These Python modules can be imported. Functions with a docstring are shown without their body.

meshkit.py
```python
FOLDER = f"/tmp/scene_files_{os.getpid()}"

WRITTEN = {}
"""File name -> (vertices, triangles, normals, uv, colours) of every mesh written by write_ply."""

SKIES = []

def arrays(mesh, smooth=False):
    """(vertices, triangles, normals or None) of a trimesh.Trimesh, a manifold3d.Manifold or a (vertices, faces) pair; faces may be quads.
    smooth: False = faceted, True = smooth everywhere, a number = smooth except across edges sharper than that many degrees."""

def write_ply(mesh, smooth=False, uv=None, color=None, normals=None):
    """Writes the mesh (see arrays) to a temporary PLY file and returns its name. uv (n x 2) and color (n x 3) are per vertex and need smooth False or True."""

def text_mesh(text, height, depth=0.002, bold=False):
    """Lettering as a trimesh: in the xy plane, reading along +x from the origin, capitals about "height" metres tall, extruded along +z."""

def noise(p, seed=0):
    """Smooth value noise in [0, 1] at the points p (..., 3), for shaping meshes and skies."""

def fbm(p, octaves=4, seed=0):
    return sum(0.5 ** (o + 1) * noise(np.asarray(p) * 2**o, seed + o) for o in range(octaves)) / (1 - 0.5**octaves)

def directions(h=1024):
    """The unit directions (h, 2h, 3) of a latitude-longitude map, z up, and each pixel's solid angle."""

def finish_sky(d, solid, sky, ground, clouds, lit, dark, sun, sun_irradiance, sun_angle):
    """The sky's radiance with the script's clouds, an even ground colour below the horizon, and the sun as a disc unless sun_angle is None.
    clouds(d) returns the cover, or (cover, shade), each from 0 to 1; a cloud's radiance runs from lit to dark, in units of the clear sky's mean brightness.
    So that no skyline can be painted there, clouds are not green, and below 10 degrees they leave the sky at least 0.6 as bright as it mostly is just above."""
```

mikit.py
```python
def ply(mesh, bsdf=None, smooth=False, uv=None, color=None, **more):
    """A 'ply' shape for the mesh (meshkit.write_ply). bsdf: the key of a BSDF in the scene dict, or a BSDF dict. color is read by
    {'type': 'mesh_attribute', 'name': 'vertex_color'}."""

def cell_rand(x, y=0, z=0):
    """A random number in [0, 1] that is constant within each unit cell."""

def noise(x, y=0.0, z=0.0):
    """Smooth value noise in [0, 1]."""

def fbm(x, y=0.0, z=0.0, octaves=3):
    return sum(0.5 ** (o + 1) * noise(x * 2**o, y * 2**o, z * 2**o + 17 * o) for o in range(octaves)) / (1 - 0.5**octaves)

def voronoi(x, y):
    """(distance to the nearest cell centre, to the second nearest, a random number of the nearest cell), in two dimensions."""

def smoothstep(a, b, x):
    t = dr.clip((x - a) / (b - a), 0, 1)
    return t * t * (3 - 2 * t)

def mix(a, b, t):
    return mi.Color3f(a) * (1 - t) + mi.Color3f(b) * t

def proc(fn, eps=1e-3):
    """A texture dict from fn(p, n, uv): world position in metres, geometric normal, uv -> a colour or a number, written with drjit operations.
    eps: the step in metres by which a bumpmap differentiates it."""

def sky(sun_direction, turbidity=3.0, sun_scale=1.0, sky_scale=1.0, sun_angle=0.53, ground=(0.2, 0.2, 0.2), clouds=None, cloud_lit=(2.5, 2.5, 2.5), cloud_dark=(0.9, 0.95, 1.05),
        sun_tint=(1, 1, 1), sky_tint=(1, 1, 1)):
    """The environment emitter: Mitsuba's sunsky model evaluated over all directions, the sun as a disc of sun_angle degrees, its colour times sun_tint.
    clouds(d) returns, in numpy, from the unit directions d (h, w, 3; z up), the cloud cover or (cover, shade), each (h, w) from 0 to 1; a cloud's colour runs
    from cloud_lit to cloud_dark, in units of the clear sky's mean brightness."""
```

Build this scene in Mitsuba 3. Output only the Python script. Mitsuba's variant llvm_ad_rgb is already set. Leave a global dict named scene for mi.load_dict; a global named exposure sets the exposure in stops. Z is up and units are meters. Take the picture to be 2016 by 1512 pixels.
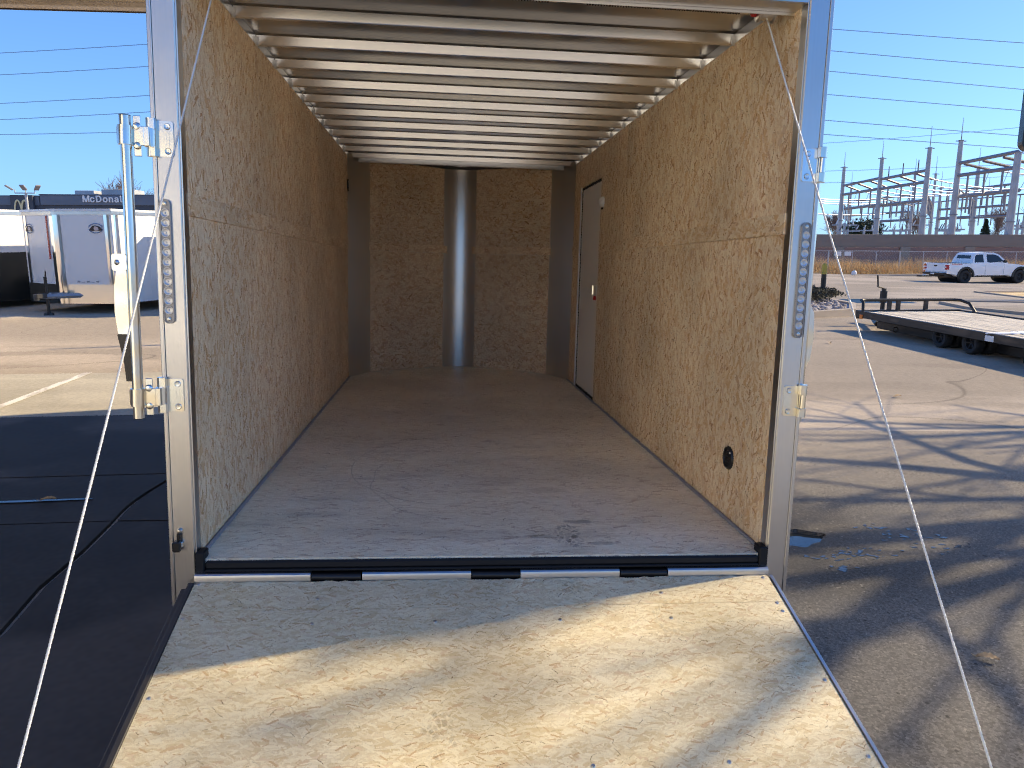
import math, random
import numpy as np
import trimesh
import drjit as dr
import mitsuba as mi
import mikit, meshkit
from mikit import noise, fbm, voronoi, cell_rand, smoothstep, mix
from shapely.geometry import Polygon, box as sbox, LineString
from shapely import affinity

rng = random.Random(7)
T = mi.ScalarTransform4f
scene, labels = {}, {}

# ------------------------------------------------------------------ camera, sky, exposure
CAM = np.array([-0.167, -2.621, 1.693])
FWD = np.array([0.0918, 0.9777, -0.1890])
UPV = np.array([0.0170, 0.1880, 0.9820])
scene['camera'] = {'type': 'perspective', 'fov': 68.125, 'fov_axis': 'x', 'near_clip': 0.02, 'far_clip': 3000.0,
                   'to_world': T().look_at(origin=CAM.tolist(), target=(CAM + FWD).tolist(), up=UPV.tolist())}
SUN_AZ, SUN_EL = 12.5, 29.0          # degrees, azimuth from +x towards +y
_a, _e = math.radians(SUN_AZ), math.radians(SUN_EL)
SUN = (math.cos(_e) * math.cos(_a), math.cos(_e) * math.sin(_a), math.sin(_e))
scene['sky'] = mikit.sky(SUN, turbidity=2.2, sun_scale=0.68, sky_scale=0.77, ground=(0.28, 0.25, 0.21), sun_tint=(0.97, 0.99, 0.93), sky_tint=(0.52, 0.73, 1.10))
exposure = 3.08

# ------------------------------------------------------------------ frames of reference
MT = np.array([[1.0, 0.0, 0.0286], [-0.0011, 0.9993, 0.0377], [-0.0286, -0.0377, 0.9989]])
_u, _s, _v = np.linalg.svd(MT); MT = _u @ _v
H0 = 0.56
TM = np.eye(4); TM[:3, :3] = MT; TM[2, 3] = H0        # trailer frame -> world (the trailer stands nose-low and leans a little)
TRAILER = T(TM.tolist())


def tw(p):
    return np.asarray(p, float) @ MT.T + [0, 0, H0]


def g(x):                                             # the ground falls gently to the right
    return -0.0286 * np.clip(x, -2.0, 32.0)


# ------------------------------------------------------------------ keys, labels
def unique(base):
    used = lambda k: k in scene or k in labels or any(s.startswith(k + '__') for s in scene)
    if not used(base):
        return base
    i = 1
    while used(f'{base}_{i:03d}'):
        i += 1
    return f'{base}_{i:03d}'


ORD = ['first', 'second', 'third', 'fourth', 'fifth', 'sixth', 'seventh', 'eighth', 'ninth', 'tenth', 'eleventh', 'twelfth', 'thirteenth', 'fourteenth', 'fifteenth']
counters = {}


def numbered(base):
    n = counters.get(base, 0)
    counters[base] = n + 1
    return base if n == 0 else f'{base}_{n:03d}'


def thing(name, label, cat, group=None):
    k = numbered(name)
    labels[k] = {'label': label, 'category': cat}
    if group:
        labels[k]['group'] = group
    return k


def part(parent, name, mesh, mat, smooth=False, uv=None, tm=None, label=None, kind=None):
    k = numbered((parent + '__' if parent else '') + name)
    d = mikit.ply(mesh, mat, smooth=smooth, uv=uv)
    if tm is not None:
        d['to_world'] = tm
    scene[k] = d
    if label or kind:
        labels[k] = {}
        if label: labels[k]['label'] = label
        if kind: labels[k]['kind'] = kind
    return k


def solo(name, mesh, mat, label, cat, smooth=False, group=None, tm=None, kind=None, uv=None):
    k = part('', name, mesh, mat, smooth, uv, tm)
    labels[k] = {'label': label}
    if cat: labels[k]['category'] = cat
    if group: labels[k]['group'] = group
    if kind: labels[k]['kind'] = kind
    return k


def setting(name, mesh, mat, label, smooth=False, kind='structure', uv=None):
    return solo(name, mesh, mat, label, None, smooth, kind=kind, uv=uv)


# ------------------------------------------------------------------ mesh helpers
def box(x0, x1, y0, y1, z0, z1, b=0.0):
    lo, hi = np.array([x0, y0, z0], float), np.array([x1, y1, z1], float)
    b = min(b, 0.49 * float((hi - lo).min()))
    if b <= 0:
        m = trimesh.creation.box(extents=hi - lo)
        m.apply_translation((lo + hi) / 2)
        return m
    pts = []
    for sx in (0, 1):
        for sy in (0, 1):
            for sz in (0, 1):
                c = np.array([hi[0] if sx else lo[0], hi[1] if sy else lo[1], hi[2] if sz else lo[2]])
                s = np.array([-1 if sx else 1, -1 if sy else 1, -1 if sz else 1]) * b
                for k in range(3):
                    q = c + s
                    q[k] = c[k]
                    pts.append(q)
    return trimesh.convex.convex_hull(np.array(pts))


def cat(*ms):
    ms = [m for group in ms for m in (group if isinstance(group, (list, tuple)) else [group])]
    return trimesh.util.concatenate(ms)


def basis(d):
    d = np.asarray(d, float) / np.linalg.norm(d)
    a = np.cross(d, [0, 0, 1.0] if abs(d[2]) < 0.9 else [1.0, 0, 0])
    a /= np.linalg.norm(a)
    return a, np.cross(d, a), d


def cyl(p0, p1, r0, r1=None, n=12, caps=True):
    p0, p1 = np.asarray(p0, float), np.asarray(p1, float)
    r1 = r0 if r1 is None else r1
    a, b, _ = basis(p1 - p0)
    t = np.arange(n) * 2 * np.pi / n
    ring = np.cos(t)[:, None] * a + np.sin(t)[:, None] * b
    v = np.vstack([p0 + ring * r0, p1 + ring * r1, [p0], [p1]])
    i = np.arange(n); j = (i + 1) % n
    f = [np.stack([i, j, j + n], 1), np.stack([i, j + n, i + n], 1)]
    if caps:
        f += [np.stack([j, i, i * 0 + 2 * n], 1), np.stack([i + n, j + n, i * 0 + 2 * n + 1], 1)]
    m = trimesh.Trimesh(v, np.vstack(f), process=False)
    return m


def tube(pts, r, n=8):
    p = np.asarray(pts, float)
    r = np.broadcast_to(np.asarray(r, float), (len(p),))
    t = np.gradient(p, axis=0)
    t /= np.linalg.norm(t, axis=1, keepdims=True) + 1e-12
    a, _, _ = basis(t[0])
    v, ang = [], np.arange(n) * 2 * np.pi / n
    for k in range(len(p)):
        a = a - t[k] * (a @ t[k]); a /= np.linalg.norm(a)
        b = np.cross(t[k], a)
        v.append(p[k] + r[k] * (np.cos(ang)[:, None] * a + np.sin(ang)[:, None] * b))
    v = np.vstack(v + [p[:1], p[-1:]])
    f = []
    i = np.arange(n); j = (i + 1) % n
    for k in range(len(p) - 1):
        f += [np.stack([k * n + i, k * n + j, (k + 1) * n + j], 1), np.stack([k * n + i, (k + 1) * n + j, (k + 1) * n + i], 1)]
    e = len(v)
    f += [np.stack([j, i, i * 0 + e - 2], 1), np.stack([(len(p) - 1) * n + i, (len(p) - 1) * n + j, i * 0 + e - 1], 1)]
    return trimesh.Trimesh(v, np.vstack(f), process=False)


def frame(o, U, V, N):
    m = np.eye(4)
    m[:3, 0], m[:3, 1], m[:3, 2], m[:3, 3] = U, V, N, o
    return m


def extr(poly, h, o=(0, 0, 0), U=(1, 0, 0), V=(0, 1, 0)):
    """A 2-D polygon in the plane (o, U, V), thickened by h along U x V."""
    if isinstance(poly, (list, tuple)):
        poly = Polygon(poly)
    ms = [trimesh.creation.extrude_polygon(q, h, engine='earcut') for q in getattr(poly, 'geoms', [poly])]
    m = cat(ms)
    m.apply_transform(frame(o, U, V, np.cross(U, V)))
    return m


def rrect(x0, x1, y0, y1, r):
    return sbox(x0 + r, y0 + r, x1 - r, y1 - r).buffer(r, quad_segs=5)


def lathe(prof, o, axis, n=24):
    m = trimesh.creation.revolve(np.array(prof, float), sections=n)
    a, b, d = basis(axis)
    m.apply_transform(frame(o, a, b, d))
    return m


def sheet(poly, h, o, U, V, grain='u', seed=0.0):
    """A wood sheet: extruded polygon with metric uv, u along the strands."""
    if isinstance(poly, (list, tuple)):
        poly = Polygon(poly)
    m = cat([trimesh.creation.extrude_polygon(q, h, engine='earcut') for q in getattr(poly, 'geoms', [poly])])
    p = m.triangles.reshape(-1, 3)
    flat = trimesh.Trimesh(p, np.arange(len(p)).reshape(-1, 3), process=False)
    uv = p[:, :2] + p[:, 2:] * 1.0
    if grain == 'v':
        uv = uv[:, ::-1]
    uv = uv + [seed, seed * 0.73]
    flat.apply_transform(frame(o, U, V, np.cross(U, V)))
    return flat, np.ascontiguousarray(uv)


# ------------------------------------------------------------------ materials
def mat(key, d, two=True):
    scene[key] = {'type': 'twosided', 'bsdf': d} if two else d
    return key


def rgb(*c):
    return {'type': 'rgb', 'value': list(c) if len(c) == 3 else [c[0]] * 3}


def pr(key, color, rough=0.5, metal=0.0, spec=0.5, **k):
    d = {'type': 'principled', 'base_color': color if isinstance(color, dict) else rgb(*color), 'roughness': rough if isinstance(rough, dict) else float(rough), 'metallic': float(metal)}
    if not metal: d['specular'] = float(spec)
    d.update(k)
    return mat(key, d)


def strands(u, v, cu, cv, seed, ang, keep, wmin, wmax, lmin, curl=8.0):
    """Wood flakes: per cell one flake; returns (found, id, along, across 0..1 edge)."""
    gu, gv = u / cu, v / cv
    iu, iv = dr.floor(gu), dr.floor(gv)
    best, fid, al, ed = mi.Float(-1), mi.Float(0), mi.Float(0), mi.Float(0)
    for a in (-1, 0, 1):
        for b in (-1, 0, 1):
            cx, cy = iu + a, iv + b
            r1, r2, r3 = cell_rand(cx, cy, seed), cell_rand(cx, cy, seed + 1), cell_rand(cx, cy, seed + 2)
            r4 = r1 * 37.7 + r2 * 91.3
            r4 = r4 - dr.floor(r4)
            r5 = r2 * 61.3 + r3 * 17.9 + r1 * 131.7
            r5 = r5 - dr.floor(r5)
            r6 = r1 * 77.1 + r2 * 43.9
            r6 = r6 - dr.floor(r6)
            x, y = u - (cx + r1) * cu, v - (cy + r2) * cv
            th = (r3 - 0.5) * 2 * ang
            s, c = dr.sin(th), dr.cos(th)
            lx, ly = c * x + s * y, c * y - s * x
            ly = ly + (r4 - 0.5) * curl * dr.square(lx)          # curl
            hl = cu * (lmin + (0.95 - lmin) * r4)
            hw = (wmin + (wmax - wmin) * dr.abs(r2 * 53.1 - dr.floor(r2 * 53.1))) * 0.5
            e = dr.minimum(1 - dr.square(lx / hl), 1 - dr.abs(ly) / hw)
            ok = (e > 0) & (r4 > best) & (r6 < keep)
            best = dr.select(ok, r4, best)
            fid = dr.select(ok, r5, fid)
            al = dr.select(ok, ly, al)
            ed = dr.select(ok, e, ed)
    return best >= 0, fid, al, ed


def osb(pale, mid, dark, grey=0.0, marks=None, contrast=1.0, lift=1.0, size=1.0, ang=0.5, wide=1.0, fleck=0.5):
    def fn(p, n, uv):
        u0, v0 = uv[0], uv[1]
        u, v = u0 / size, v0 / size
        c = mix(mid, pale, smoothstep(0.25, 0.75, fbm(u * 18, v * 120, octaves=2)))
        f1, id1, al1, e1 = strands(u, v, 0.042, 0.0155 * wide, 11, ang, 1.0, 0.006 * wide, 0.019 * wide, 0.4)
        col1 = mix(mix(mid, pale, smoothstep(0.1, 0.6, id1)), dark, smoothstep(0.86, 1.0, id1) * 0.6)
        col1 = col1 * (0.92 + 0.16 * noise(u * 16, al1 * 1300, id1 * 40)) * mix(0.84, 1.0, smoothstep(0.0, 0.2, e1))  # flake edges darkened: a thin edge shadow put into the colour
        c = dr.select(f1, col1, c)
        f2, id2, al2, e2 = strands(u + 0.031, v + 0.011, 0.030, 0.0085 * wide, 31, ang * 1.5, 0.6, 0.0025 * wide, 0.0085 * wide, 0.3)
        col2 = mix(mix(pale, mid, id2 * 0.9), dark, smoothstep(0.80, 1.0, id2) * fleck)
        col2 = col2 * (0.93 + 0.14 * noise(u * 24, al2 * 1600, id2 * 30)) * mix(0.84, 1.0, smoothstep(0.0, 0.25, e2))  # same painted edge shadow on the small flakes
        c = dr.select(f2, col2, c)
        f3, id3, al3, e3 = strands(u, v, 0.026, 0.017, 51, 1.1, 0.18, 0.0008, 0.0026, 0.15, 40.0)
        c = dr.select(f3 & (id3 > 0.4), mix(mi.Color3f(c) * 0.72, mi.Color3f(dark) * 0.35, smoothstep(0.55, 1.0, id3)), c)
        big = fbm(u * 1.7 + 3, v * 2.6, octaves=2)
        c = c * (1.0 + (big - 0.5) * 0.34 * contrast)
        if grey:
            gr = mi.luminance(c)
            t = grey * smoothstep(0.3, 0.7, fbm(u * 2.3, v * 3.1 + 9, octaves=2))
            c = mix(c, mi.Color3f(gr * 1.0, gr * 0.96, gr * 0.92), t)
        if marks is not None:
            c = c * marks(u0, v0)
        return c * lift
    return fn


def blob(u, v, cu, cv, ru, rv):
    return 1 - smoothstep(0.55, 1.0, dr.sqrt(dr.square((u - cu) / ru) + dr.square((v - cv) / rv)) + 0.5 * (noise(u * 60, v * 60) - 0.5))


def tread(u, v, s):
    d1, d2, k = voronoi(u * s * 1.7 + 0.5 * dr.sin(v * 23), v * s * 1.2)
    return smoothstep(0.08, 0.26, d2 - d1) * (0.35 + 0.65 * k) * (0.5 + 0.5 * noise(u * 90, v * 90))


def floor_marks(u, v):
    k = blob(u, v, 0.34, 0.19, 0.07, 0.16) * tread(u, v, 24) * 0.8
    k = dr.maximum(k, blob(u, v, 0.40, 0.34, 0.07, 0.03) * 0.45)
    k = dr.maximum(k, blob(u, v, 0.22, 0.17, 0.10, 0.025) * 0.35)
    k = dr.maximum(k, blob(u, v, 0.46, 0.09, 0.08, 0.025) * 0.32)
    k = dr.maximum(k, smoothstep(0.62, 0.8, fbm(u * 3, v * 9, octaves=2)) * 0.16 * (1 - smoothstep(0.5, 3.0, v)))
    # thin looping scratches left by dragged straps
    r = dr.sqrt(dr.square(u + 0.10) + dr.square((v - 1.25) * 0.75)) + 0.03 * noise(u * 5, v * 5)
    arc = (1 - smoothstep(0.0, 0.004, dr.abs(r - 0.52))) * smoothstep(-0.1, -0.2, u) * 0.35
    r2 = dr.sqrt(dr.square(u + 0.05) + dr.square((v - 1.0) * 0.7)) + 0.03 * noise(u * 4, v * 6)
    arc2 = (1 - smoothstep(0.0, 0.004, dr.abs(r2 - 0.46))) * smoothstep(-0.1, -0.2, u) * 0.3
    return 1 - dr.maximum(k, dr.maximum(arc, arc2))


def ramp_marks(u, v):        # u across (metres from the middle), v up the slope from the hinge, negative downwards
    k = blob(u, v, 0.60, -0.20, 0.055, 0.12) * tread(u, v, 34) * 0.32
    k = dr.maximum(k, blob(u, v, -0.16, -0.64, 0.06, 0.10) * tread(u, v, 30) * 0.36)
    k = dr.maximum(k, blob(u, v, 0.30, -0.03, 0.05, 0.05) * tread(u, v, 34) * 0.36)
    k = dr.maximum(k, smoothstep(0.64, 0.8, fbm(u * 2.5 + 4, v * 3, octaves=2)) * 0.18)
    return 1 - k


pr('mat_osb_wall', mikit.proc(osb((0.86, 0.71, 0.50), (0.68, 0.455, 0.24), (0.43, 0.19, 0.07), size=0.95, ang=0.85, wide=1.45, fleck=0.7)), 0.62, spec=0.25)
pr('mat_osb_floor', mikit.proc(osb((0.86, 0.79, 0.61), (0.74, 0.65, 0.475), (0.34, 0.20, 0.10), grey=0.12, marks=floor_marks)), 0.5, spec=0.4)
pr('mat_osb_ramp', mikit.proc(osb((0.70, 0.63, 0.45), (0.56, 0.465, 0.285), (0.42, 0.24, 0.11), grey=0.10, size=0.72, ang=0.7, fleck=0.55, marks=ramp_marks, contrast=0.8)), 0.55, spec=0.3)


def brushed(c, amp, sx, sy, sz):
    def fn(p, n, uv):
        q = noise(p.x * sx, p.y * sy, p.z * sz) * 0.6 + noise(p.x * sx * 3.1, p.y * sy * 3.1, p.z * sz * 3.1) * 0.4
        return mi.Color3f(*c) * (1 - amp + 2 * amp * q) * (0.93 + 0.12 * fbm(p.x * 4, p.y * 4, p.z * 4, octaves=2))
    return fn


pr('mat_post', mikit.proc(brushed((0.60, 0.60, 0.605), 0.035, 260, 260, 5)), mikit.proc(lambda p, n, uv: 0.26 + 0.10 * fbm(p.x * 9, p.y * 9, p.z * 5, octaves=2)), 1.0)
pr('mat_bow', mikit.proc(brushed((0.82, 0.835, 0.86), 0.05, 6, 160, 160)), 0.18, 1.0)
pr('mat_roof', mikit.proc(brushed((0.52, 0.505, 0.485), 0.05, 5, 120, 120)), 0.15, 1.0)
pr('mat_strip', mikit.proc(brushed((0.62, 0.60, 0.575), 0.04, 200, 200, 6)), 0.25, 1.0)
pr('mat_zinc', mikit.proc(lambda p, n, uv: mix((0.74, 0.71, 0.62), (0.64, 0.70, 0.76), smoothstep(0.3, 0.7, noise(p.x * 25, p.y * 25, p.z * 18)))), 0.17, 1.0)
pr('mat_cable', (0.78, 0.78, 0.76), 0.45, 0.2)
pr('mat_chrome', (0.86, 0.85, 0.83), 0.07, 1.0)
pr('mat_stoneguard', mikit.proc(brushed((0.82, 0.78, 0.72), 0.03, 3, 3, 60)), 0.16, 1.0)
pr('mat_rubber', (0.012, 0.014, 0.018), 0.5, spec=0.2)
pr('mat_dark_edge', (0.035, 0.034, 0.036), 0.4)
pr('mat_black', (0.012, 0.012, 0.013), 0.3)
pr('mat_tyre', mikit.proc(lambda p, n, uv: mi.Color3f(0.022) * (0.8 + 0.6 * fbm(p.x * 14, p.y * 14, p.z * 14, octaves=2))), 0.8)
pr('mat_wheel_dark', (0.04, 0.04, 0.042), 0.4, 0.6)
pr('mat_white_skin', mikit.proc(lambda p, n, uv: mi.Color3f(0.78, 0.785, 0.79) * (0.95 + 0.06 * fbm(p.x * 1.3, p.y * 1.3, p.z * 3, octaves=2))), 0.22)
pr('mat_black_skin', (0.012, 0.016, 0.018), 0.2)
pr('mat_shell', (0.70, 0.70, 0.71), 0.3)
pr('mat_trim_grey', (0.30, 0.32, 0.36), 0.5)
pr('mat_door', mikit.proc(lambda p, n, uv: mi.Color3f(0.76, 0.73, 0.68) * (0.96 + 0.08 * noise(p.x * 90, p.y * 90, p.z * 90))), 0.55)
pr('mat_lens', (0.46, 0.48, 0.52), 0.22, 0.6, clearcoat=1.0, clearcoat_gloss=0.95)
pr('mat_bezel', (0.22, 0.225, 0.24), 0.25, 0.4, clearcoat=1.0)
pr('mat_red', (0.42, 0.02, 0.02), 0.4)
pr('mat_orange', (0.75, 0.20, 0.02), 0.35)
pr('mat_yellow', mikit.proc(lambda p, n, uv: mix((0.62, 0.42, 0.06), (0.35, 0.20, 0.05), smoothstep(0.5, 0.75, fbm(p.x * 20, p.y * 20, p.z * 12, octaves=2)))), 0.6)
pr('mat_blue_ink', (0.10, 0.17, 0.32), 0.5)
pr('mat_brown_ink', (0.045, 0.03, 0.025), 0.5)
pr('mat_pale_ink', (0.60, 0.50, 0.48), 0.5)
pr('mat_galv', mikit.proc(lambda p, n, uv: mi.Color3f(0.40, 0.41, 0.43) * (0.88 + 0.24 * noise(p.x * 1.5, p.y * 1.5, p.z * 2.0))), 0.55)
pr('mat_galv_dark', (0.23, 0.23, 0.26), 0.6)
pr('mat_conductor', (0.86, 0.86, 0.86), 0.28, 0.5)
pr('mat_insulator', (0.16, 0.13, 0.15), 0.35)
pr('mat_wire', (0.10, 0.11, 0.14), 0.6)
pr('mat_canopy', mikit.proc(lambda p, n, uv: mi.Color3f(0.56, 0.46, 0.33) * (0.97 + 0.05 * noise(p.x * 3, p.y * 3, p.z * 3))), 0.6)
pr('mat_canopy_trim', (0.62, 0.53, 0.42), 0.5)
pr('mat_cream', mikit.proc(lambda p, n, uv: mi.Color3f(0.76, 0.75, 0.70) * (0.94 + 0.1 * noise(p.x * 2, p.y * 2, p.z * 2))), 0.7)
pr('mat_sign_face', (0.60, 0.56, 0.52), 0.5)
pr('mat_plate', (0.75, 0.75, 0.75), 0.5)
pr('mat_car_paint', (0.80, 0.81, 0.83), 0.3, clearcoat=1.0, clearcoat_gloss=0.96)
pr('mat_glass_dark', (0.015, 0.02, 0.026), 0.04, spec=0.6)
pr('mat_slate', mikit.proc(lambda p, n, uv: mi.Color3f(0.13, 0.155, 0.20) * (0.9 + 0.2 * noise(p.x * 0.7, p.y, p.z * 3))), 0.5)
pr('mat_slate_dark', mikit.proc(lambda p, n, uv: mi.Color3f(0.055, 0.062, 0.08) * (0.9 + 0.2 * cell_rand(dr.floor(p.x * 1.6), 0, dr.floor(p.z * 2)))), 0.5)
pr('mat_sign_letter', (0.80, 0.80, 0.80), 0.4)
pr('mat_arch', (0.72, 0.62, 0.36), 0.4)
pr('mat_leaf', mikit.proc(lambda p, n, uv: mix((0.34, 0.21, 0.10), (0.50, 0.36, 0.20), noise(p.x * 120, p.y * 120, p.z * 120))), 0.7)
pr('mat_bark', mikit.proc(lambda p, n, uv: mi.Color3f(0.16, 0.125, 0.10) * (0.6 + 0.8 * fbm(p.x * 9, p.y * 9, p.z * 3, octaves=2))), 0.9)
pr('mat_far_twig', (0.26, 0.20, 0.18), 0.9)
pr('mat_evergreen', mikit.proc(lambda p, n, uv: mix((0.016, 0.030, 0.016), (0.045, 0.062, 0.03), noise(p.x * 5, p.y * 5, p.z * 5))), 0.8)
pr('mat_juniper', mikit.proc(lambda p, n, uv: mix((0.022, 0.026, 0.016), (0.065, 0.060, 0.038), noise(p.x * 7, p.y * 7, p.z * 9))), 0.8)
pr('mat_grass', mikit.proc(lambda p, n, uv: mix((0.50, 0.33, 0.14), (0.72, 0.55, 0.30), noise(p.x * 2.5, p.y * 2.5, p.z * 3))), 0.8)
pr('mat_rock', mikit.proc(lambda p, n, uv: mix((0.22, 0.19, 0.18), (0.46, 0.41, 0.39), cell_rand(dr.floor(p.x * 9), dr.floor(p.y * 9), 1))), 0.9)
pr('mat_snow', (0.82, 0.84, 0.88), 0.6)
pr('mat_kerb', mikit.proc(lambda p, n, uv: mi.Color3f(0.40, 0.335, 0.27) * (0.85 + 0.3 * fbm(p.x * 3, p.y * 3, p.z * 8, octaves=3))), 0.85)
pr('mat_trailer_deck', mikit.proc(lambda p, n, uv: mix((0.62, 0.55, 0.44), (0.40, 0.35, 0.28), smoothstep(0.45, 0.75, fbm(p.x * 30 + 40 * cell_rand(dr.floor(p.x * 7.14), 0, 2), p.y * 2.2, octaves=3)))), 0.8)
pr('mat_deck_steel', mikit.proc(lambda p, n, uv: mix((0.016, 0.015, 0.016), (0.10, 0.075, 0.055), smoothstep(0.55, 0.8, fbm(p.x * 3, p.y * 2, p.z * 9, octaves=2)) * 0.6)), 0.45)
pr('mat_white_line', mikit.proc(lambda p, n, uv: mix((0.62, 0.60, 0.56), (0.42, 0.39, 0.35), smoothstep(0.4, 0.7, fbm(p.x * 14, p.y * 6, octaves=3)))), 0.8)
pr('mat_water', (0.012, 0.016, 0.022), 0.03, spec=0.9)
pr('mat_wet', (0.03, 0.033, 0.04), 0.10, spec=0.9)
pr('mat_wall_band', mikit.proc(lambda p, n, uv: mi.Color3f(0.27, 0.215, 0.175) * (0.92 + 0.16 * fbm(p.x * 0.7, p.y * 0.7, p.z * 4, octaves=3))), 0.9)
pr('mat_wall_panel', mikit.proc(lambda p, n, uv: mi.Color3f(0.30, 0.185, 0.15) * (0.90 + 0.2 * fbm(p.x * 1.7, p.y, p.z * 5, octaves=3))), 0.9)
pr('mat_wall_post', mikit.proc(lambda p, n, uv: mi.Color3f(0.31, 0.255, 0.205) * (0.92 + 0.16 * fbm(p.x * 0.9, p.y, p.z * 4, octaves=3))), 0.9)


def asphalt(p, n, uv):
    d1, d2, idc = voronoi(p.x * 105, p.y * 105)
    big = fbm(p.x * 0.55 + 7, p.y * 0.55, octaves=3)
    st = mix((0.062, 0.058, 0.055), (0.130, 0.122, 0.115), smoothstep(0.35, 0.65, big))
    c = st * (0.50 + 0.95 * idc * smoothstep(0.02, 0.10, d2 - d1))
    c = mix(c, (0.26, 0.24, 0.22), smoothstep(0.985, 0.995, idc) * 0.7)
    dust = smoothstep(1.2, 4.8, p.y + 1.6 * (fbm(p.x * 0.7, p.y * 0.9 + 3, octaves=3) - 0.5) + 0.12 * p.x)
    c = mix(c, mi.Color3f(0.38, 0.325, 0.265) * (0.62 + 0.55 * idc * smoothstep(0.0, 0.12, d2 - d1)), dust)
    d3, d4, id2 = voronoi(p.x * 21, p.y * 21)
    c = c * (1 - 0.75 * smoothstep(0.93, 0.95, id2) * (1 - smoothstep(0.10, 0.22, d3)))      # pits
    return c


def asphalt_bump(p, n, uv):
    d1, d2, idc = voronoi(p.x * 105, p.y * 105)
    return smoothstep(0.0, 0.25, d2 - d1) * (0.5 + 0.5 * idc) + 0.8 * noise(p.x * 28, p.y * 28)


mat('mat_asphalt', {'type': 'bumpmap', 'arbitrary': mikit.proc(asphalt_bump, eps=2e-3), 'scale': 0.0022,
                    'bsdf': {'type': 'principled', 'base_color': mikit.proc(asphalt), 'roughness': 0.82, 'specular': 0.35}})


def lot(p, n, uv):
    big = fbm(p.x * 0.16, p.y * 0.42, octaves=4)
    c = mix((0.275, 0.232, 0.185), (0.385, 0.325, 0.262), smoothstep(0.3, 0.7, big))
    c = mix(c, (0.22, 0.185, 0.15), smoothstep(0.55, 0.75, fbm(p.x * 0.35 + 9, p.y * 1.6, octaves=3)) * 0.6)
    fine = noise(p.x * 24, p.y * 24) * 0.5 + noise(p.x * 70, p.y * 70) * 0.5
    c = c * (0.84 + 0.32 * fine)
    cr = dr.abs(noise(p.x * 0.45 + 3, p.y * 0.6) - 0.5)
    return mix(c, mi.Color3f(c) * 0.5, (1 - smoothstep(0.0, 0.006, cr)) * 0.7)


pr('mat_lot', mikit.proc(lot), 0.9, spec=0.25)


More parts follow.
